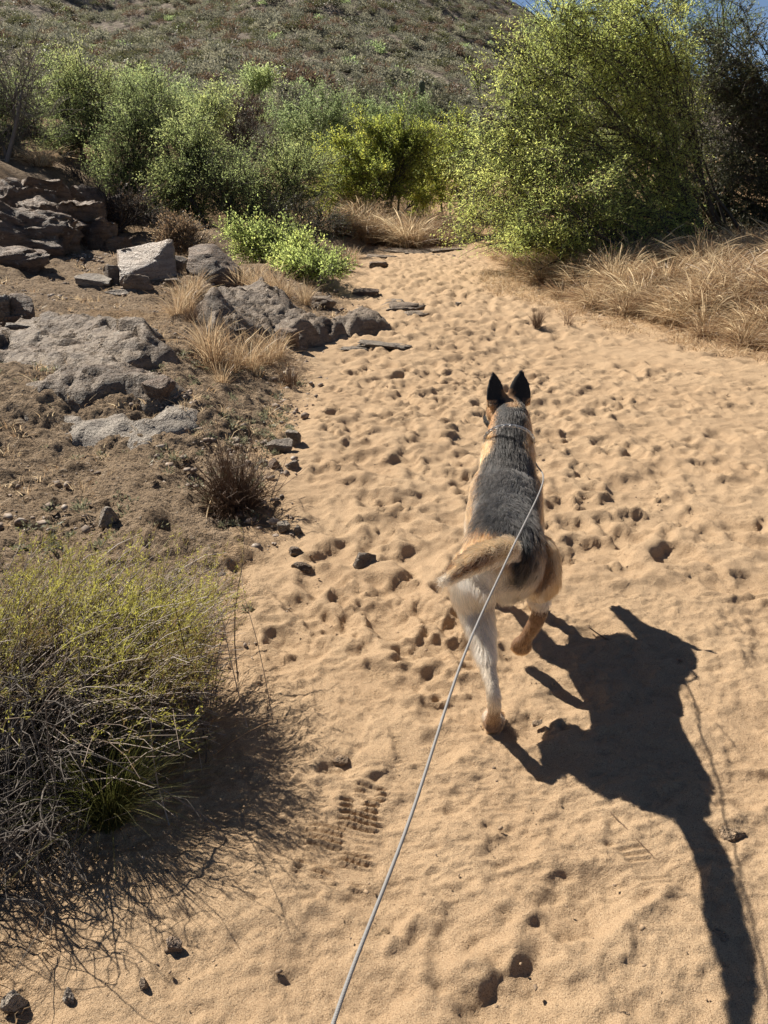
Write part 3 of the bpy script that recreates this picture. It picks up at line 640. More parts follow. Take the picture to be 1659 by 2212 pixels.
# round yellow-green bush at the end of the track
b0 = stand(835, 17.8)
tree("round_bush", "rounded yellow green bush at the far end of the track", b0, lobes_px(b0, 17.8, [
    (830, 305, 105, 50, 0), (750, 345, 85, 58, 0), (910, 335, 80, 62, 0), (830, 390, 115, 75, -.5), (720, 405, 65, 58, .2), (935, 405, 60, 62, .2), (795, 290, 70, 38, .3), (875, 285, 65, 36, .1)]),
    G_YEL, B_DARK, 104, cat="bush", n2=34, n3=11, nl=18, leaf=(.050, .020), trunk_r=.035, twig=.30, stems=4, tint=(.55, .24), up=.35)
MID = [  # name, label, px, distance, boxes, leaf, bark, extras
 ("bare_tree", "thin half bare grey tree at the left edge above the rocks", 50, 14.5, [(40, 190, 60, 90, 0), (90, 250, 45, 80, .3), (20, 290, 50, 70, 0), (70, 140, 40, 60, .2)], G_GREY, B_GREY, dict(n2=12, n3=9, nl=12, bare=.3, twig=.5, up=.5, tint=(.5, .2), leaf=(.045, .012))),
 ("acacia_tree", "dark leafy tree overhanging the rock bank at the left edge", -40, 14.6, [(-40, 250, 80, 90, 0), (10, 320, 70, 60, .4), (-90, 330, 90, 90, 0), (-60, 150, 80, 90, .2), (-150, 250, 90, 110, 0), (40, 200, 60, 60, .8), (90, 300, 60, 50, .6)], G_MID, B_DARK, dict(n2=20, n3=10, nl=16, tint=(.3, .2), trunk_r=.09)),
 ("acacia_tree", "pale green tree beside the half bare tree on the left", 190, 17.0, [(150, 240, 55, 70, 0), (210, 200, 60, 55, .3), (190, 310, 75, 70, -.2), (130, 330, 50, 50, 0), (260, 260, 45, 60, .2), (170, 165, 50, 45, .3), (110, 190, 45, 60, .1)], G_MID, B_DARK, dict(n2=20, n3=10, nl=23, up=.4, tint=(.62, .2))),
 ("acacia_tree", "taller green tree with dark shaded foot, left of centre", 300, 15.5, [(290, 310, 65, 60, 0), (340, 260, 60, 60, .2), (270, 380, 70, 55, 0), (340, 390, 50, 40, -.2), (240, 350, 50, 45, .1), (310, 215, 50, 45, .4), (260, 230, 45, 45, .3)], G_MID, B_DARK, dict(n2=22, n3=10, nl=23, up=.3, tint=(.42, .25), droop=.1)),
 ("acacia_tree", "drooping bright green tree above the dry brown bush", 410, 14.8, [(400, 330, 60, 55, 0), (430, 390, 60, 60, -.2), (370, 400, 45, 50, 0), (460, 340, 40, 50, .2), (400, 440, 55, 35, 0), (410, 270, 45, 45, .3)], G_MID, B_DARK, dict(n2=24, n3=10, nl=25, droop=.3, tint=(.62, .22))),
 ("acacia_tree", "dusty green thicket tree between the drooping tree and the round bush", 560, 16.0, [(560, 380, 60, 60, 0), (620, 370, 55, 60, 0), (520, 420, 50, 50, 0), (660, 400, 50, 55, -.2), (600, 430, 70, 45, -.3), (680, 350, 40, 45, .3)], G_MID, B_DARK, dict(n2=22, n3=10, nl=22, tint=(.45, .25))),
 ("palo_verde_tree", "hazy blue green dome tree behind the round bush", 690, 27.0, [(690, 235, 70, 42, 0), (640, 260, 50, 40, 0), (750, 250, 55, 45, 0), (690, 290, 90, 40, 0)], G_BLUE, B_GREEN, dict(n2=26, n3=10, nl=12, leaf=(.085, .020), twig=.5, up=.6, tint=(.55, .15))),
 ("palo_verde_tree", "light green tree on the slope behind the left thicket", 330, 26.0, [(340, 210, 60, 45, 0), (290, 235, 45, 40, 0), (400, 225, 45, 45, 0)], G_BLUE, B_GREEN, dict(n2=20, n3=9, nl=12, leaf=(.08, .022), twig=.5, up=.5, tint=(.6, .2))),
 ("bare_thicket", "dark brown leafless thicket left of the hazy dome tree", 520, 24.0, [(510, 260, 50, 45, 0), (560, 280, 45, 45, 0), (480, 300, 40, 40, .3)], G_BROWN, B_DARK, dict(n2=22, n3=11, nl=9, leaf=(.05, .014), twig=.5, up=.5, bare=.3, tint=(.35, .25))),
 ("acacia_tree", "small bright green tree in front of the brown thicket", 460, 22.0, [(450, 240, 40, 45, 0), (480, 220, 35, 35, 0), (440, 290, 40, 35, 0)], G_MID, B_DARK, dict(n2=18, n3=9, nl=14, leaf=(.065, .02), tint=(.6, .2))),
 ("mesquite_tree", "soft yellow green tree between round bush and feathery tree", 985, 19.0, [(960, 330, 50, 50, 0), (1000, 290, 45, 50, .3), (985, 390, 50, 55, 0), (1030, 360, 50, 60, .2)], G_YEL, B_DARK, dict(n2=20, n3=10, nl=14, leaf=(.055, .018), tint=(.42, .2))),
 ("palo_verde_tree", "low grey green tree row below the cactus", 860, 38.0, [(830, 232, 60, 20, 0), (890, 225, 50, 20, 0), (940, 240, 45, 22, 0)], G_BLUE, B_GREEN, dict(n2=20, n3=9, nl=10, leaf=(.11, .03), twig=.5, up=.5, tint=(.4, .2))),
 ("palo_verde_tree", "far light green tree at the foot of the hill, left of centre", 555, 45.0, [(540, 172, 32, 20, 0), (585, 170, 30, 18, 0)], G_BLUE, B_GREEN, dict(n2=24, n3=9, nl=10, leaf=(.13, .04), twig=.6, up=.5, tint=(.7, .2))),
 ("acacia_tree", "bushy dull green tree behind the dry brown bush", 500, 14.2, [(480, 430, 55, 45, 0), (530, 445, 50, 40, .2), (500, 390, 45, 40, .3)], G_MID, B_DARK, dict(n2=20, n3=10, nl=16, tint=(.35, .22))),
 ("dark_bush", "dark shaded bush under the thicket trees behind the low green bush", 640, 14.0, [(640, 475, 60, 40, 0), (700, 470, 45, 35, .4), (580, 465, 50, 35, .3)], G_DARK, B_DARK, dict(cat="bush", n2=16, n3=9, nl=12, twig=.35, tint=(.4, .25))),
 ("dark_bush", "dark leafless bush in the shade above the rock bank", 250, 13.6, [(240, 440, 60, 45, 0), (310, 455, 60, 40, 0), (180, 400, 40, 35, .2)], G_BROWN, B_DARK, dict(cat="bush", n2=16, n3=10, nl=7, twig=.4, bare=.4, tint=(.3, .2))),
 ("low_green_bush", "low fresh green bush sprawling over the rocks beside the track", 610, 11.2, [(530, 505, 55, 30, 0), (600, 520, 60, 35, -.2), (650, 555, 60, 42, -.6), (560, 545, 55, 35, -.2), (700, 600, 45, 34, -1.4), (660, 600, 45, 32, -1.2)], G_MESQ, B_DARK, dict(cat="bush", n2=22, n3=10, nl=22, leaf=(.036, .016), twig=.26, trunk_r=.04, stems=3, tint=(.40, .2), up=.15)),
 ("dry_brown_bush", "round dry orange brown bush behind the white topped boulder", 395, 11.8, [(395, 500, 45, 28, 0), (380, 525, 40, 24, 0), (420, 520, 30, 24, 0)], G_STRAW, B_GREY, dict(cat="bush", n2=24, n3=12, nl=12, leaf=(.04, .008), twig=.22, trunk_r=.03, stems=4, tint=(.32, .18), up=.4)),
]
for i, (nm, lb, px, Y, boxes, lm, bm_, kw) in enumerate(MID):
    b0 = stand(px, Y); kw = dict(kw); kw.setdefault("trunk_r", .05); kw.setdefault("stems", 3)
    tree(nm, lb, b0, lobes_px(b0, Y, boxes), lm, bm_, 200+i, **kw)

# ------------------------------------------------------------------ dry grass
def blades(n, height, spread, rg, width=.004, arch=.5, foot=.06, seg=5, heads=.0, tint=(.5, .2), lean=(0, 0)):
    a = rg.uniform(0, 6.283, n); r0 = foot*np.sqrt(rg.random(n)); out = np.stack([np.cos(a), np.sin(a), np.zeros(n)], 1)
    o2 = out + rg.normal(size=(n, 3))*.35; o2[:, 2] = 0
    h = height*rg.uniform(.45, 1.1, n); t = np.linspace(0, 1, seg+1)[None, :, None]
    sp = spread*rg.uniform(.2, 1.1, n)
    P = (out*r0[:, None])[:, None] + o2[:, None]*(sp[:, None, None]*t**1.7) + np.array([lean[0], lean[1], 0])*t**1.5*h[:, None, None]
    z = h[:, None]*(t[..., 0] - arch*rg.uniform(.1, 1, n)[:, None]*t[..., 0]**2.6); P[..., 2] += z
    q = rg.normal(size=(n, 3)); S = np.cross(o2 + np.array([0, 0, .6]), q); S /= np.linalg.norm(S, axis=1, keepdims=True)
    w = width*rg.uniform(.6, 1.4, n)[:, None]*(1 - .88*np.linspace(0, 1, seg+1)[None]**1.5)
    if heads:
        hd_ = rg.random(n) < heads; w[hd_, -2] *= 3.2; w[hd_, -1] *= 3.0
    V = np.stack([P - S[:, None]*w[..., None]*.5, P + S[:, None]*w[..., None]*.5], 2)
    idx = np.arange(n*(seg+1)*2).reshape(n, seg+1, 2)
    F = np.stack([idx[:, :-1, 0], idx[:, :-1, 1], idx[:, 1:, 1], idx[:, 1:, 0]], -1).reshape(-1, 4)
    tn = np.repeat(np.clip(tint[0] + tint[1]*rg.normal(size=n), 0, 1), (seg+1)*2)
    return V.reshape(-1, 3), F, tn
def clump_mesh(seed, mat, parts):
    rg = R(seed); Vs, Fs, Ts, off = [], [], [], 0
    for kw in parts:
        v, f, t = blades(rg=rg, **kw); Vs.append(v); Fs.append(f+off); Ts.append(t); off += len(v)
    return build_mesh("grass_clump", np.concatenate(Vs), np.concatenate(Fs), mat, {"tint": np.concatenate(Ts)})
STRAW = []
for i in range(8):
    la = i*2.4; lx, ly = .35*math.cos(la), .35*math.sin(la); tb = [.30, .62, .42, .75, .36, .55, .25, .68][i]
    STRAW.append(clump_mesh(300+i, G_STRAW, [dict(n=260, height=.56, spread=.40, width=.0080, arch=.95, foot=.20, heads=.30, tint=(tb, .30), lean=(lx, ly)), dict(n=80, height=.62, spread=.40, width=.0080, arch=.70, foot=.18, heads=.55, tint=(tb+.15, .2), lean=(lx*.8, ly*.8)),
        dict(n=120, height=.34, spread=.45, width=.0080, arch=1.1, foot=.24, tint=(tb-.1, .28), lean=(-lx, ly)), dict(n=50, height=.42, spread=.5, width=.008, arch=.5, foot=.2, tint=(.8, .2), heads=.3)]))
def put(me, name, label, p, s, cat, group, rg, sz=1.0):
    o = link(name, me, None, p); o.scale = (s, s, s*sz); o.rotation_euler = (rg.normal(0, .06), rg.normal(0, .06), rg.uniform(0, 6.28)); return tag(o, label, cat, group)
rg = R(310); n = 0
while n < 260:
    y = rg.uniform(6.3, 14.0); x = rg.uniform(1.5, 8.5)
    _, dr = edges(np.array([x]), np.array([y])); dr = dr[0]
    if dr < .12 or x > .62*y + .8: continue
    if dr > 1.2 and rg.random() < .55: continue
    s = rg.uniform(.65, 1.0)*(.55 + .45*min(dr/1.0, 1)); put(STRAW[rg.integers(8)], "dry_grass_clump", "arching straw clump in the front row on the right, touching the sand" if dr < .55 else "tall straw clump behind the front row, under the right hand trees", on_ground(x, y), s, "grass clump", "straw grass edging the sand" if dr < .55 else "straw grass under the right hand trees", rg); n += 1
for k in range(34):
    px = rg.uniform(735, 985); y = rg.uniform(15.6, 17.2); d = ray(px, 520); p = on_ground(d[0]/d[1]*y, y)
    put(STRAW[rg.integers(8)], "dry_grass_clump", "upright straw grass clump below the round bush at the track's end", p, rg.uniform(.75, 1.1), "grass clump", "straw grass at the track's end", rg, 1.25)
TUFT = [clump_mesh(330+i, G_STRAW, [dict(n=170, height=.42, spread=.20, width=.004, arch=.4, foot=.06, heads=.3, tint=(.55, .22)), dict(n=60, height=.22, spread=.22, width=.004, arch=.8, foot=.08, tint=(.4, .2))]) for i in range(4)]
for k, (px, py, s) in enumerate([(460, 795, 1.0), (500, 805, .85), (540, 800, .9), (575, 790, .8), (600, 780, .75), (450, 770, .9), (480, 840, .55), (520, 640, 1.0), (560, 645, 1.1), (590, 650, 1.1), (545, 630, 1.0), (615, 650, .9), (500, 625, .8), (660, 660, .8), (745, 585, 1.0), (765, 575, .9), (730, 600, .9), (400, 660, .9), (385, 690, .7), (420, 640, .9), (405, 680, .8)]):
    g = k < 7
    grp = "straw tufts before the dark hump" if g else ("straw tufts around the low green bush" if k < 17 else "straw tufts right of the white topped boulder")
    put(TUFT[k % 4], "straw_tuft", {"straw tufts before the dark hump": "golden straw tuft on the bank before the dark bedrock hump", "straw tufts around the low green bush": "thin straw tuft at the foot of the low green bush", "straw tufts right of the white topped boulder": "thin straw tuft on open bank below the two big boulders"}[grp], hit(px, py), s, "grass tuft", grp, rg)
put(TUFT[1], "straw_tuft", "small straw tuft growing high in the rock bank", hit(140, 470), .7, "grass tuft", None, rg)
put(STRAW[1], "dry_grass_clump", "sunlit straw clump on top of the rock bank at left", hit(90, 360), .9, "grass clump", None, rg)
put(TUFT[2], "straw_tuft", "dark spiky tuft beside the left end of the dark hump", hit(415, 700), .6, "grass tuft", None, rg).data = clump_mesh(350, G_TWIG, [dict(n=160, height=.35, spread=.2, width=.004, arch=.2, foot=.05, tint=(.2, .2))])
DT = clump_mesh(351, G_TWIG, [dict(n=150, height=.26, spread=.10, width=.0045, arch=.15, foot=.05, tint=(.15, .15))])
put(DT, "dead_tuft", "dark dead tuft standing on the sand before the right straw", hit(1160, 708), .9, "grass tuft", None, rg)
put(clump_mesh(352, G_TWIG, [dict(n=70, height=.22, spread=.14, width=.004, arch=.2, foot=.05, tint=(.5, .2))]), "dead_tuft", "thin brown tuft right of the dark dead tuft on the sand", hit(1226, 706), .9, "grass tuft", None, rg)
put(clump_mesh(353, G_TWIG, [dict(n=120, height=.22, spread=.13, width=.004, arch=.25, foot=.05, tint=(.25, .2))]), "dead_tuft", "dark tuft at the sand's edge below the straw tufts", hit(625, 835), 1.0, "grass tuft", None, rg)
def bank_litter():
    """short dry stubble and tiny grey plants nobody could count"""
    rg = R(360); Vs, Fs, Ts, off = [], [], [], 0; n = 0
    while n < 1500:
        y = .9 + 10*rg.random()**1.4; x = rg.uniform(-6.5, .1); dl, _ = edges(np.array([x]), np.array([y]))
        if dl[0] < .1 or x < -.75*y - .3: continue
        m = vnoise(x*1.4+11, y*1.4)
        if m < rg.uniform(-.6, .5): continue
        v, f, t = blades(rg.integers(5, 13), rg.uniform(.03, .11), .06, rg, .0028 + .0004*y, .6, .03, 2, 0, (.45 + .35*m, .22)); v = v + np.array(on_ground(x, y)) - np.array([0, 0, .004])
        Vs.append(v); Fs.append(f+off); Ts.append(t); off += len(v); n += 1
    o = link("dry_stubble", build_mesh("dry_stubble", np.concatenate(Vs), np.concatenate(Fs), G_STRAW, {"tint": np.concatenate(Ts)})); tag(o, "short dry stubble scattered over the left bank", "stubble", None, "stuff")
    Vs, Fs, Ts, off = [], [], [], 0; n = 0
    while n < 420:
        y = 2.2 + 3.6*rg.random(); x = rg.uniform(-3.4, -.3); dl, _ = edges(np.array([x]), np.array([y]))
        if dl[0] < .05 or x < -.72*y: continue
        m = vnoise(x*2.4+31, y*2.4)
        if m < rg.uniform(-.5, .6): continue
        k = rg.integers(14, 40); c = np.array(on_ground(x, y)); s = rg.uniform(.02, .055)
        d = rg.normal(size=(k, 3)); d[:, 2] = np.abs(d[:, 2]); d /= np.linalg.norm(d, axis=1, keepdims=True)
        v, f = leaf_quads(c + d*s*rg.random((k, 1))**.5, d, .022, .008, rg); Vs.append(v); Fs.append(f+off); Ts.append(np.repeat(np.clip(rg.normal(.5, .25, k), 0, 1), 4)); off += len(v); n += 1
    o = link("ground_cover", build_mesh("ground_cover", np.concatenate(Vs), np.concatenate(Fs), G_GREY, {"tint": np.concatenate(Ts)})); tag(o, "tiny grey herbs dotting the gravel of the left bank", "herbs", None, "stuff")
    Vs, Fs, Ts, off = [], [], [], 0; n = 0
    while n < 900:
        y = rg.uniform(5.6, 12); x = rg.uniform(1.0, 5.0); _, dr = edges(np.array([x]), np.array([y]))
        if dr[0] < -.45 or dr[0] > .5: continue
        v, f, t = blades(rg.integers(5, 12), rg.uniform(.04, .16), .12, rg, .005, .8, .05, 3, 0, (.6, .2)); v = v + np.array(on_ground(x, y))
        Vs.append(v); Fs.append(f+off); Ts.append(t); off += len(v); n += 1
    o = link("fallen_straw", build_mesh("fallen_straw", np.concatenate(Vs), np.concatenate(Fs), G_STRAW, {"tint": np.concatenate(Ts)})); tag(o, "fallen straw fringing the sand on the right", "straw", None, "stuff")
bank_litter()

# ------------------------------------------------------------------ foreground plants
def stem_set(n, foot, tips, rg, S=6, r0=.002, r1=.0007, bend=.07, lift=.05):
    A = foot; return curve_pts(A, tips, S, rg, bend, lift), np.tile(np.linspace(r0, r1, S), (n, 1))*rg.uniform(.6, 1.4, (n, 1))
def broom_shrub():
    """sprawling broom: woody stems fanning right, fine yellow-green tips above"""
    rg = R(401); base = hit(135, 1625); root = link("broom_shrub", None, None, base); tag(root, "sprawling broom shrub with yellow green tips and grey stems, bottom left", "shrub")
    n = 2500; foot = np.stack([rg.normal(-.12, .20, n), rg.normal(.06, .10, n), rg.uniform(-.02, .04, n)], 1)
    az = rg.normal(.75, .70, n); el = np.clip(rg.normal(.80, .30, n), .10, 1.4); ln = rg.uniform(.32, .66, n)
    tips = foot + np.stack([np.cos(az)*np.cos(el), np.sin(az)*np.cos(el)*.9, np.sin(el)*.78], 1)*ln[:, None]
    low = np.arange(n) < 1000                                   # a fan of low stems to the right
    foot[low] = np.stack([rg.normal(.0, .08, 1000), rg.normal(.02, .08, 1000), rg.uniform(0, .05, 1000)], 1)
    a2 = rg.normal(.30, .38, 1000); l2 = rg.uniform(.26, .50, 1000); tips[low] = foot[low] + np.stack([np.cos(a2)*l2, np.sin(a2)*l2, rg.uniform(.05, .30, 1000)], 1)
    tips[:, 0] = np.where(tips[:, 0] > .47, .47 - .15*rg.random(n), tips[:, 0])
    P, Rr = stem_set(n, foot, tips, rg, 7, .0020, .0008, .06, .14)
    v, f = tubes(P, Rr, 3); tn = np.repeat(np.clip(.58 + .28*rg.normal(size=n), 0, 1), 7*3)
    link("stems", build_mesh("stems", v, f, G_STEM, {"tint": tn}), root)
    # twiglets near the stem ends, those reaching up carry the green
    k = 9; i = np.repeat(np.arange(n), k); t = (.45 + .55*rg.random(n*k)**.7)*6; j = np.minimum(t.astype(int), 5); fr = (t-j)[:, None]; A = P[i, j]*(1-fr) + P[i, j+1]*fr
    D = P[i, -1]-P[i, 3]; D /= np.linalg.norm(D, axis=1, keepdims=True)+1e-9; D = D*.7 + rg.normal(size=(n*k, 3))*.42 + np.array([0, 0, .35]); D /= np.linalg.norm(D, axis=1, keepdims=True)
    hi = rg.random(n*k) < smooth(.20, .36, A[:, 2] + .05*vnoise(A[:, 0]*9, A[:, 1]*9)); A, D, i = A[hi], D[hi], i[hi]; m = len(A)
    L = rg.uniform(.02, .065, m)
    v, f = leaf_quads(A + D*(L*.5)[:, None], D, L, .0016, rg); tb = np.clip(.45 + .22*rg.normal(size=n), 0, 1)
    tb = np.clip(tb + .38*vnoise(P[:, -1, 0]*5, P[:, -1, 1]*5, P[:, -1, 2]*5), 0, 1); tn = np.repeat(np.clip(tb[i] - .2 + .15*rg.normal(size=m), 0, 1), 4)
    q = 4; ii = np.repeat(np.arange(m), q); C = A[ii] + D[ii]*(L[ii]*rg.uniform(.2, 1.1, m*q))[:, None] + rg.normal(size=(m*q, 3))*.003; dd = D[ii] + rg.normal(size=(m*q, 3))*.8
    v2, f2 = leaf_quads(C, dd, .009, .0026, rg); tn2 = np.repeat(np.clip(tb[i[ii]] + .1 + .15*rg.normal(size=m*q), 0, 1), 4)
    link("green_tips", build_mesh("green_tips", np.concatenate([v, v2]), np.concatenate([f, f2+len(v)]), G_BROOM, {"tint": np.concatenate([tn, tn2])}), root)
broom_shrub()
def dead_branches():
    rg = R(410); base = on_ground(-.93, 1.36); root = link("dead_brush", None, None, base); tag(root, "tangle of dead grey branches under the broom shrub at the left edge", "dead branches")
    n = 300; foot = np.stack([rg.normal(-.10, .16, n), rg.normal(.02, .13, n), rg.uniform(0, .05, n)], 1)
    az = rg.uniform(-1.2, 2.2, n); ln = rg.uniform(.14, .40, n); el = np.clip(rg.normal(.55, .5, n), -.05, 1.35)
    tips = foot + np.stack([np.cos(az)*np.cos(el)*ln, np.sin(az)*np.cos(el)*ln, np.sin(el)*ln*1.15], 1); tips[:, 2] = np.maximum(tips[:, 2], .008)
    tips[:, 0] = np.minimum(tips[:, 0], .20); tips[:, 1] = np.maximum(tips[:, 1], -.22)
    P = curve_pts(foot, tips, 7, rg, .14, .10); Rr = np.tile(np.linspace(.0040, .0012, 7), (n, 1))*rg.uniform(.35, 1.2, (n, 1)); v, f = tubes(P, Rr, 4)
    i = np.repeat(np.arange(n), 6); A = P[i, rg.integers(2, 7, n*6)]; B = A + rg.normal(size=(n*6, 3))*np.array([.06, .06, .05]); B[:, 2] = np.maximum(B[:, 2], .006)
    v2, f2 = tubes(curve_pts(A, B, 4, rg, .12, .05), np.tile(np.linspace(.0016, .0006, 4), (n*6, 1)), 3, len(v))
    link("branches", build_mesh("branches", np.concatenate([v, v2]), np.concatenate([f, f2]), bark_material("dead_wood", (.050, .040, .033, 1), (.17, .145, .12, 1)), None, True), root)
dead_branches()
gp = hit(240, 1775)
o = link("green_grass_tuft", clump_mesh(420, G_GRASS, [dict(n=620, height=.34, spread=.20, width=.0022, arch=.35, foot=.045, seg=6, tint=(.45, .22), lean=(.12, 0)), dict(n=90, height=.14, spread=.16, width=.002, arch=.9, foot=.05, seg=5, tint=(.7, .2))]), None, gp)
tag(o, "green spiky grass tuft in the shade before the broom shrub", "grass tuft")
def seed_stalks():
    rg = R(430); A = hit(330, 1640); n = 9; root = link("seed_stalks", None, None, A); tag(root, "thin pale bent stalks reaching right from the broom shrub", "stalks")
    foot = np.stack([rg.normal(0, .05, n), rg.normal(0, .05, n), np.full(n, .0)], 1); az = rg.uniform(-.4, 1.0, n); ln = rg.uniform(.18, .36, n)
    tips = foot + np.stack([np.cos(az)*ln, np.sin(az)*ln*.6, rg.uniform(.08, .28, n)], 1); v, f = tubes(curve_pts(foot, tips, 8, rg, .05, .10), np.tile(np.linspace(.0014, .0007, 8), (n, 1)), 4)
    link("stems", build_mesh("stems", v, f, G_STRAW, {"tint": np.full(len(v), .6)}), root)
seed_stalks()
def twig_tuft():
    rg = R(440); base = hit(505, 1095); root = link("twig_tuft", None, None, base); tag(root, "dark upright tuft of dead twigs on the bank above the broom shrub", "dead tuft")
    n = 330; foot = np.stack([rg.normal(0, .05, n), rg.normal(0, .04, n), np.zeros(n)], 1); az = rg.uniform(0, 6.283, n); el = rg.uniform(.5, 1.5, n); ln = rg.uniform(.10, .34, n)
    tips = foot + np.stack([np.cos(az)*np.cos(el)*ln, np.sin(az)*np.cos(el)*ln, np.sin(el)*ln], 1); P = curve_pts(foot, tips, 6, rg, .10, .03); v, f = tubes(P, np.tile(np.linspace(.0022, .0009, 6), (n, 1))*rg.uniform(.6, 1.3, (n, 1)), 3)
    tn = np.repeat(np.clip(.22 + .2*rg.normal(size=n), 0, 1), 18)
    i = np.repeat(np.arange(n), 3); A = P[i, rg.integers(2, 5, n*3)]; B = A + rg.normal(size=(n*3, 3))*.03 + np.array([0, 0, .02]); v2, f2 = tubes(curve_pts(A, B, 3, rg, .1, 0), np.tile([.0011, .0008, .0005], (n*3, 1)), 3, len(v))
    link("stems", build_mesh("stems", np.concatenate([v, v2]), np.concatenate([f, f2]), G_TWIG, {"tint": np.concatenate([tn, np.full(len(v2), .3)])}), root)
    k = 5; A = np.zeros((k, 3)); B = np.stack([rg.normal(-.03, .10, k), rg.normal(0, .05, k), rg.uniform(.38, .52, k)], 1); v, f = tubes(curve_pts(A, B, 8, rg, .05, 0), np.tile(np.linspace(.0018, .0008, 8), (k, 1)), 4)
    link("tall_stems", build_mesh("tall_stems", v, f, G_TWIG, {"tint": np.full(len(v), .35)}), root)
    v, f = blades(600, .10, .12, rg, .004, .8, .12, 3, 0, (.2, .15))[:2]
    link("dead_leaves", build_mesh("dead_leaves", v, f, G_TWIG, {"tint": np.full(len(v), .15)}), root)
twig_tuft()
def stick(name, label, pts, r, tint):
    P = np.array([np.array(hit(px, py)) + np.array([0, 0, r + dz]) for px, py, dz in pts]); c = P[0].copy(); pp, rr = chain(P-c, [r]*(len(P)-1) + [r*.4], 6)
    v, f = tubes(np.array([pp]), np.array([[q[0] for q in rr]]), 5); o = link(name, build_mesh(name, v, f, G_STRAW, {"tint": np.full(len(v), tint)}, True), None, c); tag(o, label, "stick")
stick("dry_stick", "pale forked dry stick lying below the dark twig tuft", [(442, 1170, 0), (450, 1120, .03), (470, 1070, .05)], .003, .85)
stick("dry_stick", "thin curved stick at the tip of the broom shrub", [(575, 1590, 0), (577, 1540, .01), (590, 1490, .01)], .0016, .3)
stick("dry_stick", "small bent stick on the sand left of the lead", [(705, 1670, 0), (690, 1690, .0), (680, 1700, .0)], .0016, .3)
stick("dry_stick", "crooked dark twig on the sand inside the dog's shadow head", [(1270, 1355, 0), (1300, 1380, .004), (1340, 1400, .0)], .0022, .1)
stick("dry_stick", "long thin twig lying in the dog's body shadow", [(1280, 1720, 0), (1340, 1780, .002), (1410, 1850, .0)], .0018, .2)

# ------------------------------------------------------------------ hillside scrub and a cactus
def scrub_mesh(seed, n):
    rg = R(seed); d = rg.normal(size=(n, 3)); d[:, 2] = np.abs(d[:, 2])*.9; d /= np.linalg.norm(d, axis=1, keepdims=True)
    lump = 1 + .3*fbm(d[:, 0]*1.7 + seed, d[:, 1]*1.7, d[:, 2]*1.7, o=2)
    C = d*(.35 + .65*rg.random((n, 1))**.6)*lump[:, None]*np.array([.5, .5, .44]); C[:, 2] += .04
    return leaf_quads(C, d + rg.normal(size=(n, 3))*.45, .13*rg.uniform(.6, 1.3, n), .045*rg.uniform(.6, 1.3, n), rg)
SM = []
for i, m in enumerate([G_SCRUB, G_GREY, G_SCRUB, G_BROWN, G_BLUE, G_DARK]):
    rg = R(500+i); v, f = scrub_mesh(510+i, 330); SM.append(build_mesh("scrub_bush", v, f, m, {"tint": np.repeat(np.clip(rg.normal([.5, .4, .75, .6, .4, .7][i], .22, len(f)), 0, 1), 4)}))
rg = R(520); allp = []
while len(allp) < 26000:
    y = 46 + 310*rg.random(4000)**.75; x = rg.uniform(-.56, .56, 4000)*y*1.05
    ok = (vnoise(x/9.0, y/9.0) > rg.uniform(-1.3, .5, 4000)) & ((x < .24*y) | (rg.random(4000) < .15))
    allp.extend(zip(x[ok], y[ok]))
allp = np.array(allp); allp = allp[np.argsort(allp[:, 1])]; az_ = land(allp[:, 0], allp[:, 1])
elev = np.degrees(np.arctan((az_-CAM_H)/allp[:, 1])); view = (elev < 11) & ((elev > 1.0) | (rg.random(len(elev)) < .3))
allp, az_, elev = allp[view], az_[view], elev[view]
front = np.where((elev > 2.6) & (np.abs(allp[:, 0]) < .50*allp[:, 1]) & (allp[:, 0] < .2*allp[:, 1]))[0][:280]
PROTO = {}
for k in front:
    kind = rg.choice(6, p=[.36, .2, .2, .10, .08, .06]); s = rg.uniform(1.0, 2.2)
    o = link("scrub_bush", SM[kind], None, (allp[k, 0], allp[k, 1], az_[k])); PROTO[kind] = o; o.scale = (s, s, s*rg.uniform(.7, 1.0)); o.rotation_euler.z = rg.uniform(0, 6.28)
    w = ["olive", "grey green", "pale dusty", "brown dead", "fresh green", "very dark"][kind]; tag(o, "small " + w + " scrub bush low on the far hill", "bush", w + " scrub bushes on the hill")
rest = np.setdiff1d(np.arange(len(allp)), front)
def scatter_group(name, proto):
    """one object whose points carry copies of a shrub (uncountable scrub)"""
    ng = bpy.data.node_groups.new(name, 'GeometryNodeTree'); ng.interface.new_socket("Geometry", in_out='INPUT', socket_type='NodeSocketGeometry'); ng.interface.new_socket("Geometry", in_out='OUTPUT', socket_type='NodeSocketGeometry')
    N = ng.nodes.new; L = ng.links.new; gi = N("NodeGroupInput"); go = N("NodeGroupOutput"); ip = N("GeometryNodeInstanceOnPoints"); oi = N("GeometryNodeObjectInfo"); oi.inputs["Object"].default_value = proto; oi.inputs["As Instance"].default_value = True; oi.transform_space = 'ORIGINAL'
    def attr(nm):
        a = N("GeometryNodeInputNamedAttribute"); a.data_type = 'FLOAT'; a.inputs["Name"].default_value = nm; return a.outputs["Attribute"]
    cx = N("ShaderNodeCombineXYZ"); L(attr("turn"), cx.inputs["Z"]); cs = N("ShaderNodeCombineXYZ"); s = attr("size")
    L(s, cs.inputs["X"]); L(s, cs.inputs["Y"]); L(attr("tall"), cs.inputs["Z"])
    L(gi.outputs[0], ip.inputs["Points"]); L(oi.outputs["Geometry"], ip.inputs["Instance"]); L(cx.outputs[0], ip.inputs["Rotation"]); L(cs.outputs[0], ip.inputs["Scale"]); L(ip.outputs[0], go.inputs[0]); return ng
h1 = rg.choice(6, len(rest), p=[.34, .09, .18, .16, .02, .21])
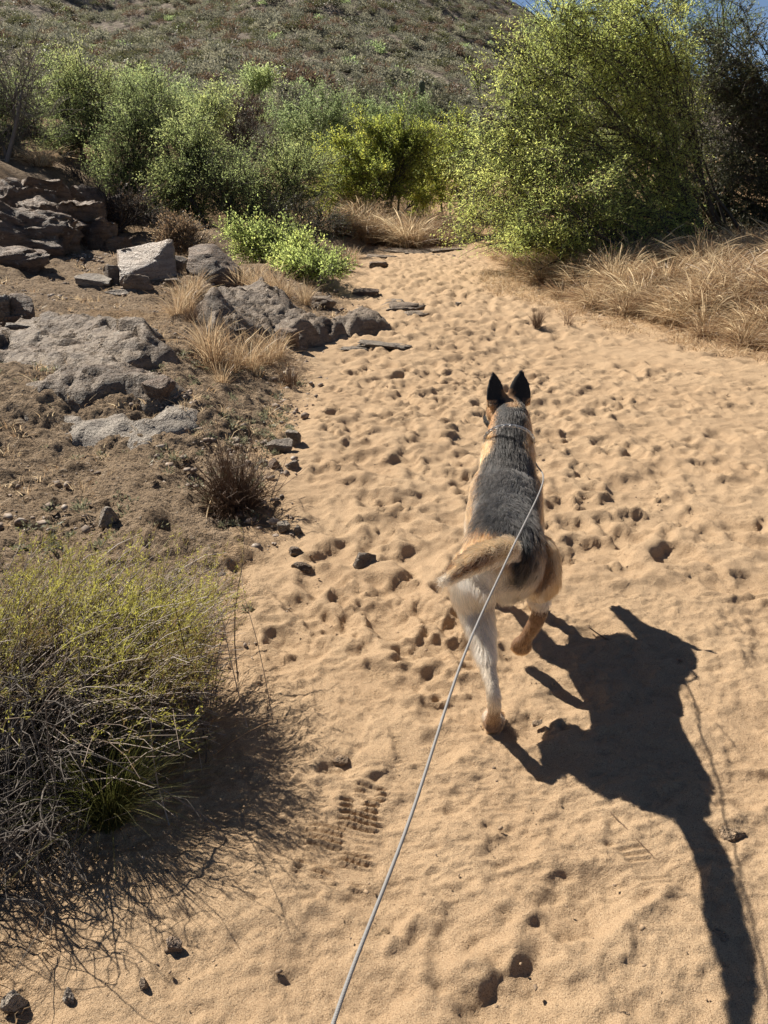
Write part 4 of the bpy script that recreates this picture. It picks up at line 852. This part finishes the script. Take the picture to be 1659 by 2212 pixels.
for k, nm, lb in ((0, "hillside_scrub", "countless low olive scrub covering the hill"), (1, "hillside_brush", "grey green brush dotted over the hill"), (2, "hillside_shrubs", "pale dusty shrubs dotted over the hill"), (3, "hillside_dead_scrub", "brown dead scrub dotted over the hill"), (4, "hillside_green_shrubs", "greener shrubs dotted over the hill"), (5, "hillside_dark_scrub", "dark scrub dotted over the hill")):
    pt = rest[h1 == k]; n = len(pt); sz = rg.uniform(.6, 1.9, n) + 1.6*rg.random(n)**5
    me = bpy.data.meshes.new(nm); me.vertices.add(n); me.vertices.foreach_set("co", np.stack([allp[pt, 0], allp[pt, 1], az_[pt] - .03], 1).astype(np.float32).ravel())
    for a, val in (("turn", rg.uniform(0, 6.283, n)), ("size", sz), ("tall", sz*rg.uniform(.6, 1.0, n))): me.attributes.new(a, 'FLOAT', 'POINT').data.foreach_set("value", val.astype(np.float32))
    o = link(nm, me); md = o.modifiers.new("scatter", 'NODES'); md.node_group = scatter_group(nm, PROTO[k]); tag(o, lb, "scrub", None, "stuff")
def flat_shrubs():
    """leafy shrubs on the flat between the thicket and the hill"""
    kinds = []
    for i, (m, bk, tb) in enumerate(((G_BLUE, B_GREEN, .45), (G_MID, B_DARK, .55), (G_GREY, B_GREY, .5), (G_BROWN, B_DARK, .5))):
        r = tree("flat_shrub", ["hazy blue green shrub on the flat below the hill", "mid green shrub on the flat below the hill", "dusty grey shrub on the flat below the hill", "brown nearly leafless shrub on the flat below the hill"][i], (0, 0, 0), [(-.5, 0, .9, .7, .6, .55), (.5, .1, 1.0, .7, .6, .6), (0, 0, 1.4, .7, .6, .55), (.1, -.4, .6, .8, .5, .45)], m, bk, 600+i, cat="shrub", group=["blue green shrubs on the flat", "green shrubs on the flat", "grey shrubs on the flat", "brown shrubs on the flat"][i], n2=16, n3=8, nl=9, leaf=(.10, .035), trunk_r=.05, stems=4, twig=.4, up=.4, tint=(tb, .22)); kinds.append(r)
    rg = R(610); used = [False]*4; n = 0
    while n < 110:
        y = rg.uniform(21, 62); x = rg.uniform(-.52, .30)*y
        if vnoise(x/6, y/6) < rg.uniform(-1, .3): continue
        k = rg.choice(4, p=[.36, .26, .22, .16]); o = copy_tree(kinds[k]) if used[k] else kinds[k]; used[k] = True
        s = rg.uniform(.55, 1.15)*(.75 + .008*y); o.location = (x, y, float(land(x, y)) - .03); o.scale = (s*rg.uniform(.9, 1.3), s, s*rg.uniform(.75, 1.1)); o.rotation_euler.z = rg.uniform(0, 6.28); n += 1
flat_shrubs()
def saguaro():
    p = at(911, 205, 62.0); z = float(land(p.x, p.y)); p = Vector((p.x, p.y, z)); H = at(911, 172, 62.0).z - z
    th = np.linspace(0, 2*np.pi, 48, endpoint=False); rib = 1 + .14*np.cos(th*12); zz = np.linspace(0, 1, 22)
    rad = .20*np.minimum(1, np.sqrt(np.clip(1-((zz-.9)/.1).clip(0, 1)**2, 0, 1)) + .02)
    V = np.stack([np.outer(rad, np.cos(th)*rib), np.outer(rad, np.sin(th)*rib), np.repeat(zz[:, None]*H, 48, 1)], -1).reshape(-1, 3)
    i = np.arange(21)[:, None]*48 + np.arange(48)[None]; j = np.arange(21)[:, None]*48 + (np.arange(48)[None]+1) % 48
    b = NT("cactus_skin"); m = b.surf(b.n("BsdfPrincipled", {"Base Color": b.mix(b.noise(3, 3), (.06, .075, .035, 1), (.10, .115, .055, 1)), "Roughness": .7}))
    tag(link("cactus", build_mesh("cactus", V, np.stack([i, j, j+48, i+48], -1).reshape(-1, 4), m, None, True), None, p), "single tall columnar cactus at the foot of the hill", "cactus")
saguaro()
# ------------------------------------------------------------------ the dog
HEAD_AX = np.array([.153, .988, 0.0]); SIDE = np.array([.988, -.153, 0.0])
DR0 = np.array([.325, 1.80, 0.0])
def ax(s, side=0.0, z=0.0): return DR0 + HEAD_AX*s + SIDE*side + np.array([0, 0, z])
SKULL = np.array([.436, 2.60, .690])
HH = np.array([-.20, .95, -.22]); HH /= np.linalg.norm(HH)
HS = np.cross(HH, [0, 0, 1]); HS /= np.linalg.norm(HS); HU = np.cross(HS, HH)
def hd(f, s, u): return SKULL + HH*f + HS*s + HU*u
TAIL = [(.325, 1.80, .560), (.320, 1.735, .600), (.296, 1.660, .632), (.245, 1.570, .668), (.184, 1.455, .706), (.122, 1.345, .726)]
def dog_bm():
    bm = bmesh.new()
    st = [(-.045, .495, .045, .05), (-.01, .50, .088, .095), (.07, .505, .104, .108), (.17, .505, .102, .105), (.28, .500, .092, .100), (.38, .485, .103, .122),
          (.48, .472, .111, .140), (.57, .470, .108, .145), (.64, .485, .094, .130), (.70, .50, .068, .095), (.735, .51, .03, .045)]
    st = [(a, b_, w*1.07, h) for a, b_, w, h in st]
    p, r = chain([ax(s, 0, z) for s, z, _, _ in st], [(w, h) for _, _, w, h in st]); loft(bm, p, r, n=28)
    # neck and head
    p, r = chain([ax(.52, 0, .53), ax(.62, 0, .585), ax(.70, 0, .635), hd(-.035, 0, -.015), hd(.03, 0, -.005)], [(.09, .09), (.088, .085), (.078, .078), (.066, .066), (.05, .05)]); loft(bm, p, r)
    p, r = chain([hd(-.085, 0, -.005), hd(-.05, 0, .0), hd(0, 0, .003), hd(.05, 0, -.005), hd(.085, 0, -.022), hd(.13, 0, -.03), hd(.18, 0, -.035), hd(.205, 0, -.037)],
                 [(.03, .03), (.058, .048), (.068, .054), (.060, .050), (.040, .038), (.030, .032), (.026, .027), (.014, .015)]); loft(bm, p, r)
    p, r = chain([hd(.05, 0, -.055), hd(.12, 0, -.062), hd(.175, 0, -.058)], [(.03, .018), (.022, .014), (.014, .010)]); loft(bm, p, r)       # lower jaw
    for s in (-1, 1):                                                                                                                   # ears
        base = hd(-.012, .040*s, .030); tip = hd(-.012, .052*s, .150)
        p, r = chain([base, base*.66 + tip*.34, base*.33 + tip*.67, tip], [(.045, .015), (.042, .012), (.030, .008), (.008, .004)])
        loft(bm, p, r, up=HH + HS*(.35*s))
    # left hind leg, planted
    p, r = chain([(.285, 1.845, .50), (.262, 1.885, .43), (.262, 1.90, .355), (.278, 1.80, .275), (.293, 1.690, .208), (.300, 1.668, .172), (.309, 1.702, .090), (.315, 1.735, .040)],
                 [(.074, .110), (.070, .104), (.056, .078), (.031, .044), (.018, .028), (.019, .026), (.016, .018), (.024, .021)]); loft(bm, p, r, up=HEAD_AX)
    p, r = chain([(.313, 1.715, .030), (.317, 1.75, .026), (.322, 1.785, .022), (.325, 1.805, .016)], [(.024, .022), (.032, .024), (.031, .020), (.018, .012)]); loft(bm, p, r)
    # right hind leg, lifted
    p, r = chain([(.400, 1.86, .50), (.438, 1.93, .45), (.462, 2.00, .395), (.470, 1.985, .315), (.474, 1.975, .255), (.466, 1.990, .205), (.452, 2.02, .135), (.446, 2.035, .105)],
                 [(.066, .100), (.066, .098), (.054, .078), (.036, .048), (.024, .030), (.022, .026), (.020, .022), (.024, .022)]); loft(bm, p, r, up=HEAD_AX)
    p, r = chain([(.449, 2.028, .120), (.446, 2.045, .090), (.444, 2.060, .062), (.443, 2.068, .045)], [(.022, .020), (.031, .024), (.030, .022), (.018, .014)]); loft(bm, p, r, up=HEAD_AX)
    # right fore leg, planted; left fore leg, swinging
    p, r = chain([ax(.56, .072, .47), ax(.53, .088, .38), ax(.50, .098, .31), (.530, 2.335, .20), (.550, 2.365, .115), (.556, 2.375, .04)],
                 [(.045, .085), (.044, .070), (.034, .046), (.024, .028), (.022, .023), (.024, .022)]); loft(bm, p, r, up=HEAD_AX)
    p, r = chain([(.554, 2.365, .030), (.562, 2.41, .026), (.568, 2.435, .018)], [(.024, .022), (.032, .024), (.020, .014)]); loft(bm, p, r)
    p, r = chain([ax(.56, -.072, .47), ax(.54, -.085, .38), ax(.54, -.088, .31), ax(.64, -.085, .235), ax(.685, -.082, .185), ax(.675, -.08, .12)],
                 [(.045, .085), (.044, .070), (.034, .046), (.024, .028), (.022, .024), (.024, .022)]); loft(bm, p, r, up=HEAD_AX)
    p, r = chain([ax(.680, -.08, .135), ax(.668, -.08, .10), ax(.655, -.08, .075)], [(.023, .02), (.031, .023), (.020, .014)]); loft(bm, p, r)
    p, r = chain(TAIL, [.032, .027, .026, .025, .021, .010]); loft(bm, p, r)
    bmesh.ops.recalc_face_normals(bm, faces=bm.faces[:])
    return bm
def seg_dist(P, pts):
    """distance of points to a polyline and the position along it (0..1)"""
    pts = np.array(pts, float); best = np.full(len(P), 9.0); pos = np.zeros(len(P)); n = len(pts)-1
    for i in range(n):
        a, b = pts[i], pts[i+1]; d = b-a; t = np.clip(((P-a)@d)/(d@d), 0, 1); q = np.linalg.norm(P-(a+t[:, None]*d), axis=1)
        m = q < best; best[m] = q[m]; pos[m] = (i+t[m])/n
    return best, pos
LEGS = [[(.285, 1.845, .50), (.262, 1.90, .355), (.296, 1.685, .185), (.317, 1.75, .02), (.325, 1.805, .016)],
        [(.400, 1.86, .50), (.462, 2.00, .395), (.472, 1.98, .24), (.445, 2.04, .09), (.443, 2.068, .045)],
        [ax(.56, .072, .47), ax(.50, .098, .31), (.530, 2.335, .20), (.556, 2.375, .03), (.568, 2.435, .018)],
        [ax(.56, -.072, .47), ax(.54, -.088, .31), ax(.66, -.083, .21), ax(.672, -.08, .12), ax(.655, -.08, .075)]]
def coat(P, N, rg):
    """coat colour, hair length and lie of the hair at points of the body"""
    s = (P - DR0) @ HEAD_AX; sd = (P - DR0) @ SIDE; z = P[:, 2]; n = len(P)
    j = rg.normal(0, 1, n)
    tan = np.array([.36, .190, .080]); cream = np.array([.64, .53, .40]); black = np.array([.005, .0045, .0045]); grey = np.array([.030, .0265, .0245]); brown = np.array([.125, .062, .030])
    col = np.tile(tan, (n, 1)); L = np.full(n, .026)
    lie = np.tile(-HEAD_AX*.9 + np.array([0, 0, -.5]), (n, 1))
    def blend(c, m): col[:] = col*(1-m[:, None]) + np.asarray(c)*m[:, None]
    dt, tt = seg_dist(P, TAIL); tail = (dt < .045) & (P[:, 1] < 1.765) & (z > .55)
    body = ~tail
    # pale rump and thigh backs
    rump = smooth(.10, -.02, s) * smooth(.57, .50, z) ; blend(cream, np.where(body, rump, 0))
    blend(cream, np.where(body & (s < .30), smooth(.42, .30, z)*smooth(.12, .2, z), 0))
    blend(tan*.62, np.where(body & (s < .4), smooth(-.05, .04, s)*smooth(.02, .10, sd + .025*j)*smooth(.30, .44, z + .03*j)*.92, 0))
    blend(tan*.9, np.where(body & (s < .4), smooth(.0, .08, s)*smooth(-.05, -.09, sd)*smooth(.38, .48, z)*.6, 0))
    # belly and chest
    blend(cream*.8, np.where(body & (s > .2), smooth(.42, .36, z), 0)*.5)
    # dark saddle over the back, ending in a point above the tail
    half = np.interp(s, [-.04, .0, .05, .12, .3, .5, .62, .75, .85], [.028, .05, .085, .10, .108, .105, .085, .072, .06])
    top = np.interp(s, [-.05, .05, .3, .6, .75, .9], [.47, .49, .485, .50, .56, .60])
    sad = smooth(half+.025, half-.02, np.abs(sd - .05*smooth(.1, -.06, s)) + .012*j) * smooth(top-.03, top+.04, z + .012*j) * smooth(-.075, -.03, s)
    rgrip = smooth(.04, -.05, s) * smooth(-.01, .03, sd) * smooth(.45, .50, z)
    strk = vnoise((P@SIDE)*75, s*16, z*40)
    base = np.where((rg.random(n) - .38*strk)[:, None] < np.interp(s, [-.05, .05, .25, .45, .7, .8], [.25, .40, .50, .68, .75, .55])[:, None], grey*(1 + .35*j[:, None].clip(-1.5, 2)), black)
    m = np.where(body, np.maximum(sad, rgrip), 0)[:, None]; col = col*(1-m) + base.clip(.008, 1)*m
    def blend(c, m): col[:] = col*(1-m[:, None]) + np.asarray(c)*m[:, None]
    # neck: tan sides brightened for sunlight in the colour, dark ring above the collar
    hp = P - SKULL; hf, hs, hu = hp@HH, hp@HS, hp@HU
    head = (hf > -.095) & (z > .58) & (s > .70)
    blend(tan*1.25, np.where((s > .58) & (z > .50) & (hf < .02), smooth(.042, .070, np.abs(sd) + .006*j), 0) * .95)
    blend(black, np.where(head, smooth(-.11, -.07, hf)*smooth(.052, .036, np.abs(hs)), 0))
    blend(tan*.7, np.where(head & (hf > .0), smooth(.05, .03, hu)*.8, 0))
    blend(black, np.where(head & (hf > .07), 1.0, 0))
    ear = head & (hu > .052); blend(black, np.where(ear, 1.0, 0)); blend(tan*.75, np.where(head & (hu > .03) & (hu < .085), smooth(.030, .012, np.abs(hs)+.004*j)*.9, 0))
    L = np.where(head, .014, L); L = np.where(ear, .008, L)
    L = np.where((s > .55) & ~head & (z > .5), .034, L); L = np.where((s < .15) & body & (z > .3), .034, L)
    lie[head] = -HH - HU*.1; lie[ear] = HU*1.0 - HH*.2
    # legs
    for k, lg in enumerate(LEGS):
        d, t = seg_dist(P, lg); low = (d < .05) & (z < .30) & body
        low &= (t > .42)
        L[low] = .015; lie[low] = (0, 0, -1)
        if k < 2:
            blend(cream*.92, np.where(low, smooth(.75, .6, t), 0) if k == 0 else np.zeros(n))
            back = (P[:, 1] < np.interp(t, np.linspace(0, 1, 5), [q[1] for q in lg]))
            blend(brown*1.1, np.where(low, smooth(.50, .60, t)*.9, 0)*np.where(back, 1, .6))
            if k: blend(np.array([.17, .092, .048]), np.where((d < .06) & body & (z < .27), smooth(.36, .46, t), 0))
        else: blend(tan*.85, np.where(low, .9, 0))
        blend(tan*1.0, np.where(low & (t > .86), .6, 0))
    feath = (z > .27) & (z < .46) & (s < .12) & body; L[feath] = .040; lie[feath] = -HEAD_AX*.35 + np.array([0, 0, -1.])
    # tail: tan top, brown band along it, pale underneath and at the tip
    td = np.array(TAIL[-1]) - np.array(TAIL[1]); td /= np.linalg.norm(td)
    upn = N[:, 2]
    tt0 = np.array([.46, .30, .165]); tc = tt0 + (brown*.7 - tt0)*(smooth(.40, .75, tt)*smooth(-.75, -.1, upn)*smooth(.98, .45, upn))[:, None]
    tc = tc + (cream - tc)*(smooth(.0, -.6, upn)*.75)[:, None]; tc = tc + (cream*1.1 - tc)*(smooth(.93, 1.0, tt)*.8)[:, None]
    tc = tc + (cream*.85 - tc)*(smooth(.45, .1, tt)*.55)[:, None]
    col[tail] = tc[tail]; L[tail] = (.030 + .018*np.sin(np.pi*np.clip(tt, 0, 1)))[tail]; lie[tail] = td*1.5
    col *= np.exp(.16*j)[:, None]
    return np.clip(col, .004, .85), L, lie
def make_dog():
    tmp = bpy.data.meshes.new("dog_form"); bm = dog_bm(); bm.to_mesh(tmp); bm.free()
    ob = bpy.data.objects.new("dog_form", tmp); COL.objects.link(ob)
    r = ob.modifiers.new("r", 'REMESH'); r.mode = 'VOXEL'; r.voxel_size = .0058
    s = ob.modifiers.new("s", 'SMOOTH'); s.factor = .5; s.iterations = 5
    dg = bpy.context.evaluated_depsgraph_get(); ev = ob.evaluated_get(dg); me = bpy.data.meshes.new_from_object(ev)
    bpy.data.objects.remove(ob); bpy.data.meshes.remove(tmp)
    me.name = "dog"; nv = len(me.vertices)
    P = np.empty(nv*3, np.float32); me.vertices.foreach_get("co", P); P = P.reshape(-1, 3)
    N = np.empty(nv*3, np.float32); me.vertices.foreach_get("normal", N); N = N.reshape(-1, 3)
    base = np.array([.40, 2.05, 0.0])
    col, _, _ = coat(P.astype(float), N.astype(float), R(51))
    me.attributes.new("coat", 'FLOAT_COLOR', 'POINT').data.foreach_set("color", np.concatenate([col*.8, np.ones((nv, 1))], 1).astype(np.float32).ravel())
    me.polygons.foreach_set("use_smooth", np.ones(len(me.polygons), bool))
    b = NT("dog_skin"); b.surf(b.n("BsdfPrincipled", {"Base Color": b.attr("coat", "Color"), "Roughness": .8})); me.materials.clear(); me.materials.append(b.m)
    # hair
    me.calc_loop_triangles(); nt = len(me.loop_triangles)
    T = np.empty(nt*3, np.int32); me.loop_triangles.foreach_get("vertices", T); T = T.reshape(-1, 3)
    A, B, C = P[T[:, 0]], P[T[:, 1]], P[T[:, 2]]; ar = np.linalg.norm(np.cross(B-A, C-A), axis=1)
    rg = R(52); M = 95000
    ti = rg.choice(nt, M, p=ar/ar.sum()); u, v = rg.random(M), rg.random(M); fl = u+v > 1; u[fl], v[fl] = 1-u[fl], 1-v[fl]
    root = (A[ti]*(1-u-v)[:, None] + B[ti]*u[:, None] + C[ti]*v[:, None]).astype(float)
    nn = N[T[ti, 0]] + N[T[ti, 1]] + N[T[ti, 2]]; nn = nn.astype(float)/np.linalg.norm(nn, axis=1)[:, None]
    hc, L, lie = coat(root, nn, rg)
    # hair lies along the skin, clumps a little, and lifts towards the tip
    cl = np.stack([vnoise(root[:, 0]*45 + q, root[:, 1]*45, root[:, 2]*45 + q) for q in (1.1, 20.3, 41.7)], 1)
    d = lie + .42*cl + .10*rg.normal(size=(M, 3)); d = d - nn*np.sum(d*nn, 1)[:, None]; d /= np.linalg.norm(d, axis=1)[:, None] + 1e-9
    L = L * rg.uniform(.65, 1.2, M); lift = .34 + .10*rg.normal(size=M) + .12*cl[:, 0]
    k = np.array([0, .33, .66, 1.0]); pts = root[:, None, :] - nn[:, None, :]*.002
    pts = pts + (L[:, None, None]*k[None, :, None])*(d[:, None, :]*(.80+.2*k)[None, :, None] + nn[:, None, :]*(lift[:, None]*(1-.45*k)[None, :])[:, :, None])
    pts[:, :, 2] = np.maximum(pts[:, :, 2], .003)
    dog = link("dog", me); tag(dog, "tan shepherd dog with black grey saddle, seen from behind, trotting over the sand", "dog")
    dog.location = base
    P2 = P - base.astype(np.float32); me.vertices.foreach_set("co", P2.ravel()); me.update()
    hcv = bpy.data.hair_curves.new("fur"); hcv.add_curves([4]*M)
    hcv.points.foreach_set("position", (pts - base).astype(np.float32).ravel())
    rad = np.tile(np.array([.00062, .00058, .00044, .00016]), M).astype(np.float32)
    hcv.attributes.new("radius", 'FLOAT', 'POINT').data.foreach_set("value", rad)
    hcv.attributes.new("coat", 'FLOAT_COLOR', 'CURVE').data.foreach_set("color", np.concatenate([hc, np.ones((M, 1))], 1).astype(np.float32).ravel())
    b = NT("dog_fur"); c = b.attr("coat", "Color")
    h = b.n("BsdfHairPrincipled"); h.parametrization = 'COLOR'; b.set(h.inputs["Color"], c); h.inputs["IOR"].default_value = 1.38; h.inputs["Roughness"].default_value = .42; h.inputs["Radial Roughness"].default_value = .5
    b.surf(h); hcv.materials.append(b.m)
    link("fur", hcv, dog)
    # collar: flat links of pale chain lying in the neck fur
    cc = (ax(.655, 0, .640) - base); T = hd(-.035, 0, -.015) - ax(.62, 0, .585); T /= np.linalg.norm(T); S = np.cross(T, [0, 0, 1]); S /= np.linalg.norm(S); U = np.cross(S, T)
    bmc = bmesh.new(); nl = 56
    for i in range(nl):
        a = 2*math.pi*i/nl; c0 = cc + S*.082*math.cos(a) + U*.083*math.sin(a); tn = -S*math.sin(a) + U*math.cos(a); rd = S*math.cos(a) + U*math.sin(a)
        across = T if i % 2 else rd; ring = []
        for q in range(10):
            b_ = 2*math.pi*q/10; ctr = c0 + tn*.0092*math.cos(b_) + across*.0052*math.sin(b_); out = tn*math.cos(b_) + across*math.sin(b_); nrm = np.cross(tn, across)
            ring.append([bmc.verts.new(ctr + .0019*(out*math.cos(w) + nrm*math.sin(w))) for w in np.linspace(0, 2*math.pi, 5, endpoint=False)])
        for q in range(10):
            for w in range(5): bmc.faces.new((ring[q][w], ring[(q+1) % 10][w], ring[(q+1) % 10][(w+1) % 5], ring[q][(w+1) % 5]))
    cm = bpy.data.meshes.new("collar"); bmc.to_mesh(cm); bmc.free()
    b = NT("chain_metal"); b.surf(b.n("BsdfPrincipled", {"Base Color": (.55, .53, .50, 1), "Metallic": 1.0, "Roughness": .42})); cm.materials.append(b.m)
    cl_ = link("collar", cm, dog); cl_["label"] = "pale metal chain collar"
    b = NT("eye_and_nose"); gloss = b.surf(b.n("BsdfPrincipled", {"Base Color": (.012, .009, .008, 1), "Roughness": .15}))
    for nm, c0, rr in (("eye", hd(.072, -.040, .014), (.010, .010, .010)), ("eye", hd(.072, .040, .014), (.010, .010, .010)), ("nose", hd(.208, 0, -.030), (.017, .013, .013))):
        V0, F0 = ico(3); link(nm, build_mesh(nm, V0*np.array(rr) + (c0 - base), F0, gloss, None, True), dog)
    return dog
make_dog()
def tube_mesh(name, pts, rad, mat, n=8, attrs=None):
    bm = bmesh.new(); p, r = chain(pts, rad, 10); loft(bm, p, r, n=n); bmesh.ops.recalc_face_normals(bm, faces=bm.faces[:])
    me = bpy.data.meshes.new(name); bm.to_mesh(me); bm.free(); me.materials.append(mat); me.polygons.foreach_set("use_smooth", np.ones(len(me.polygons), bool)); return me
def make_leash():
    b = NT("braided_cord"); pos = b.coord()
    w = b.n("TexWave", {"Vector": pos, "Scale": 190.0, "Distortion": 1.0}); w.bands_direction = 'Y'
    c = b.mix(w.outputs["Fac"], (.16, .15, .14, 1), (.34, .33, .32, 1))
    b.surf(b.n("BsdfPrincipled", {"Base Color": c, "Roughness": .65, "Normal": b.bump(w.outputs["Fac"], .001, .6)}))
    def q(px, py, z):
        d = ray(px, py); t = (CAM_H - z)/-d[2]; return d*t + np.array([0, 0, CAM_H])
    pts = [(.500, 2.435, .590), (.512, 2.37, .580), q(1172, 1045, .590), q(1097, 1205, .680), q(1003, 1415, .700), q(887, 1765, .720), q(722, 2205, .740), (-.08, .28, .76), (-.10, .10, .80)]
    me = tube_mesh("leash", pts, [.0024]*len(pts), b.m)
    tag(link("leash", me), "thin grey cord lead running from the dog's neck to the bottom edge", "leash")
make_leash()
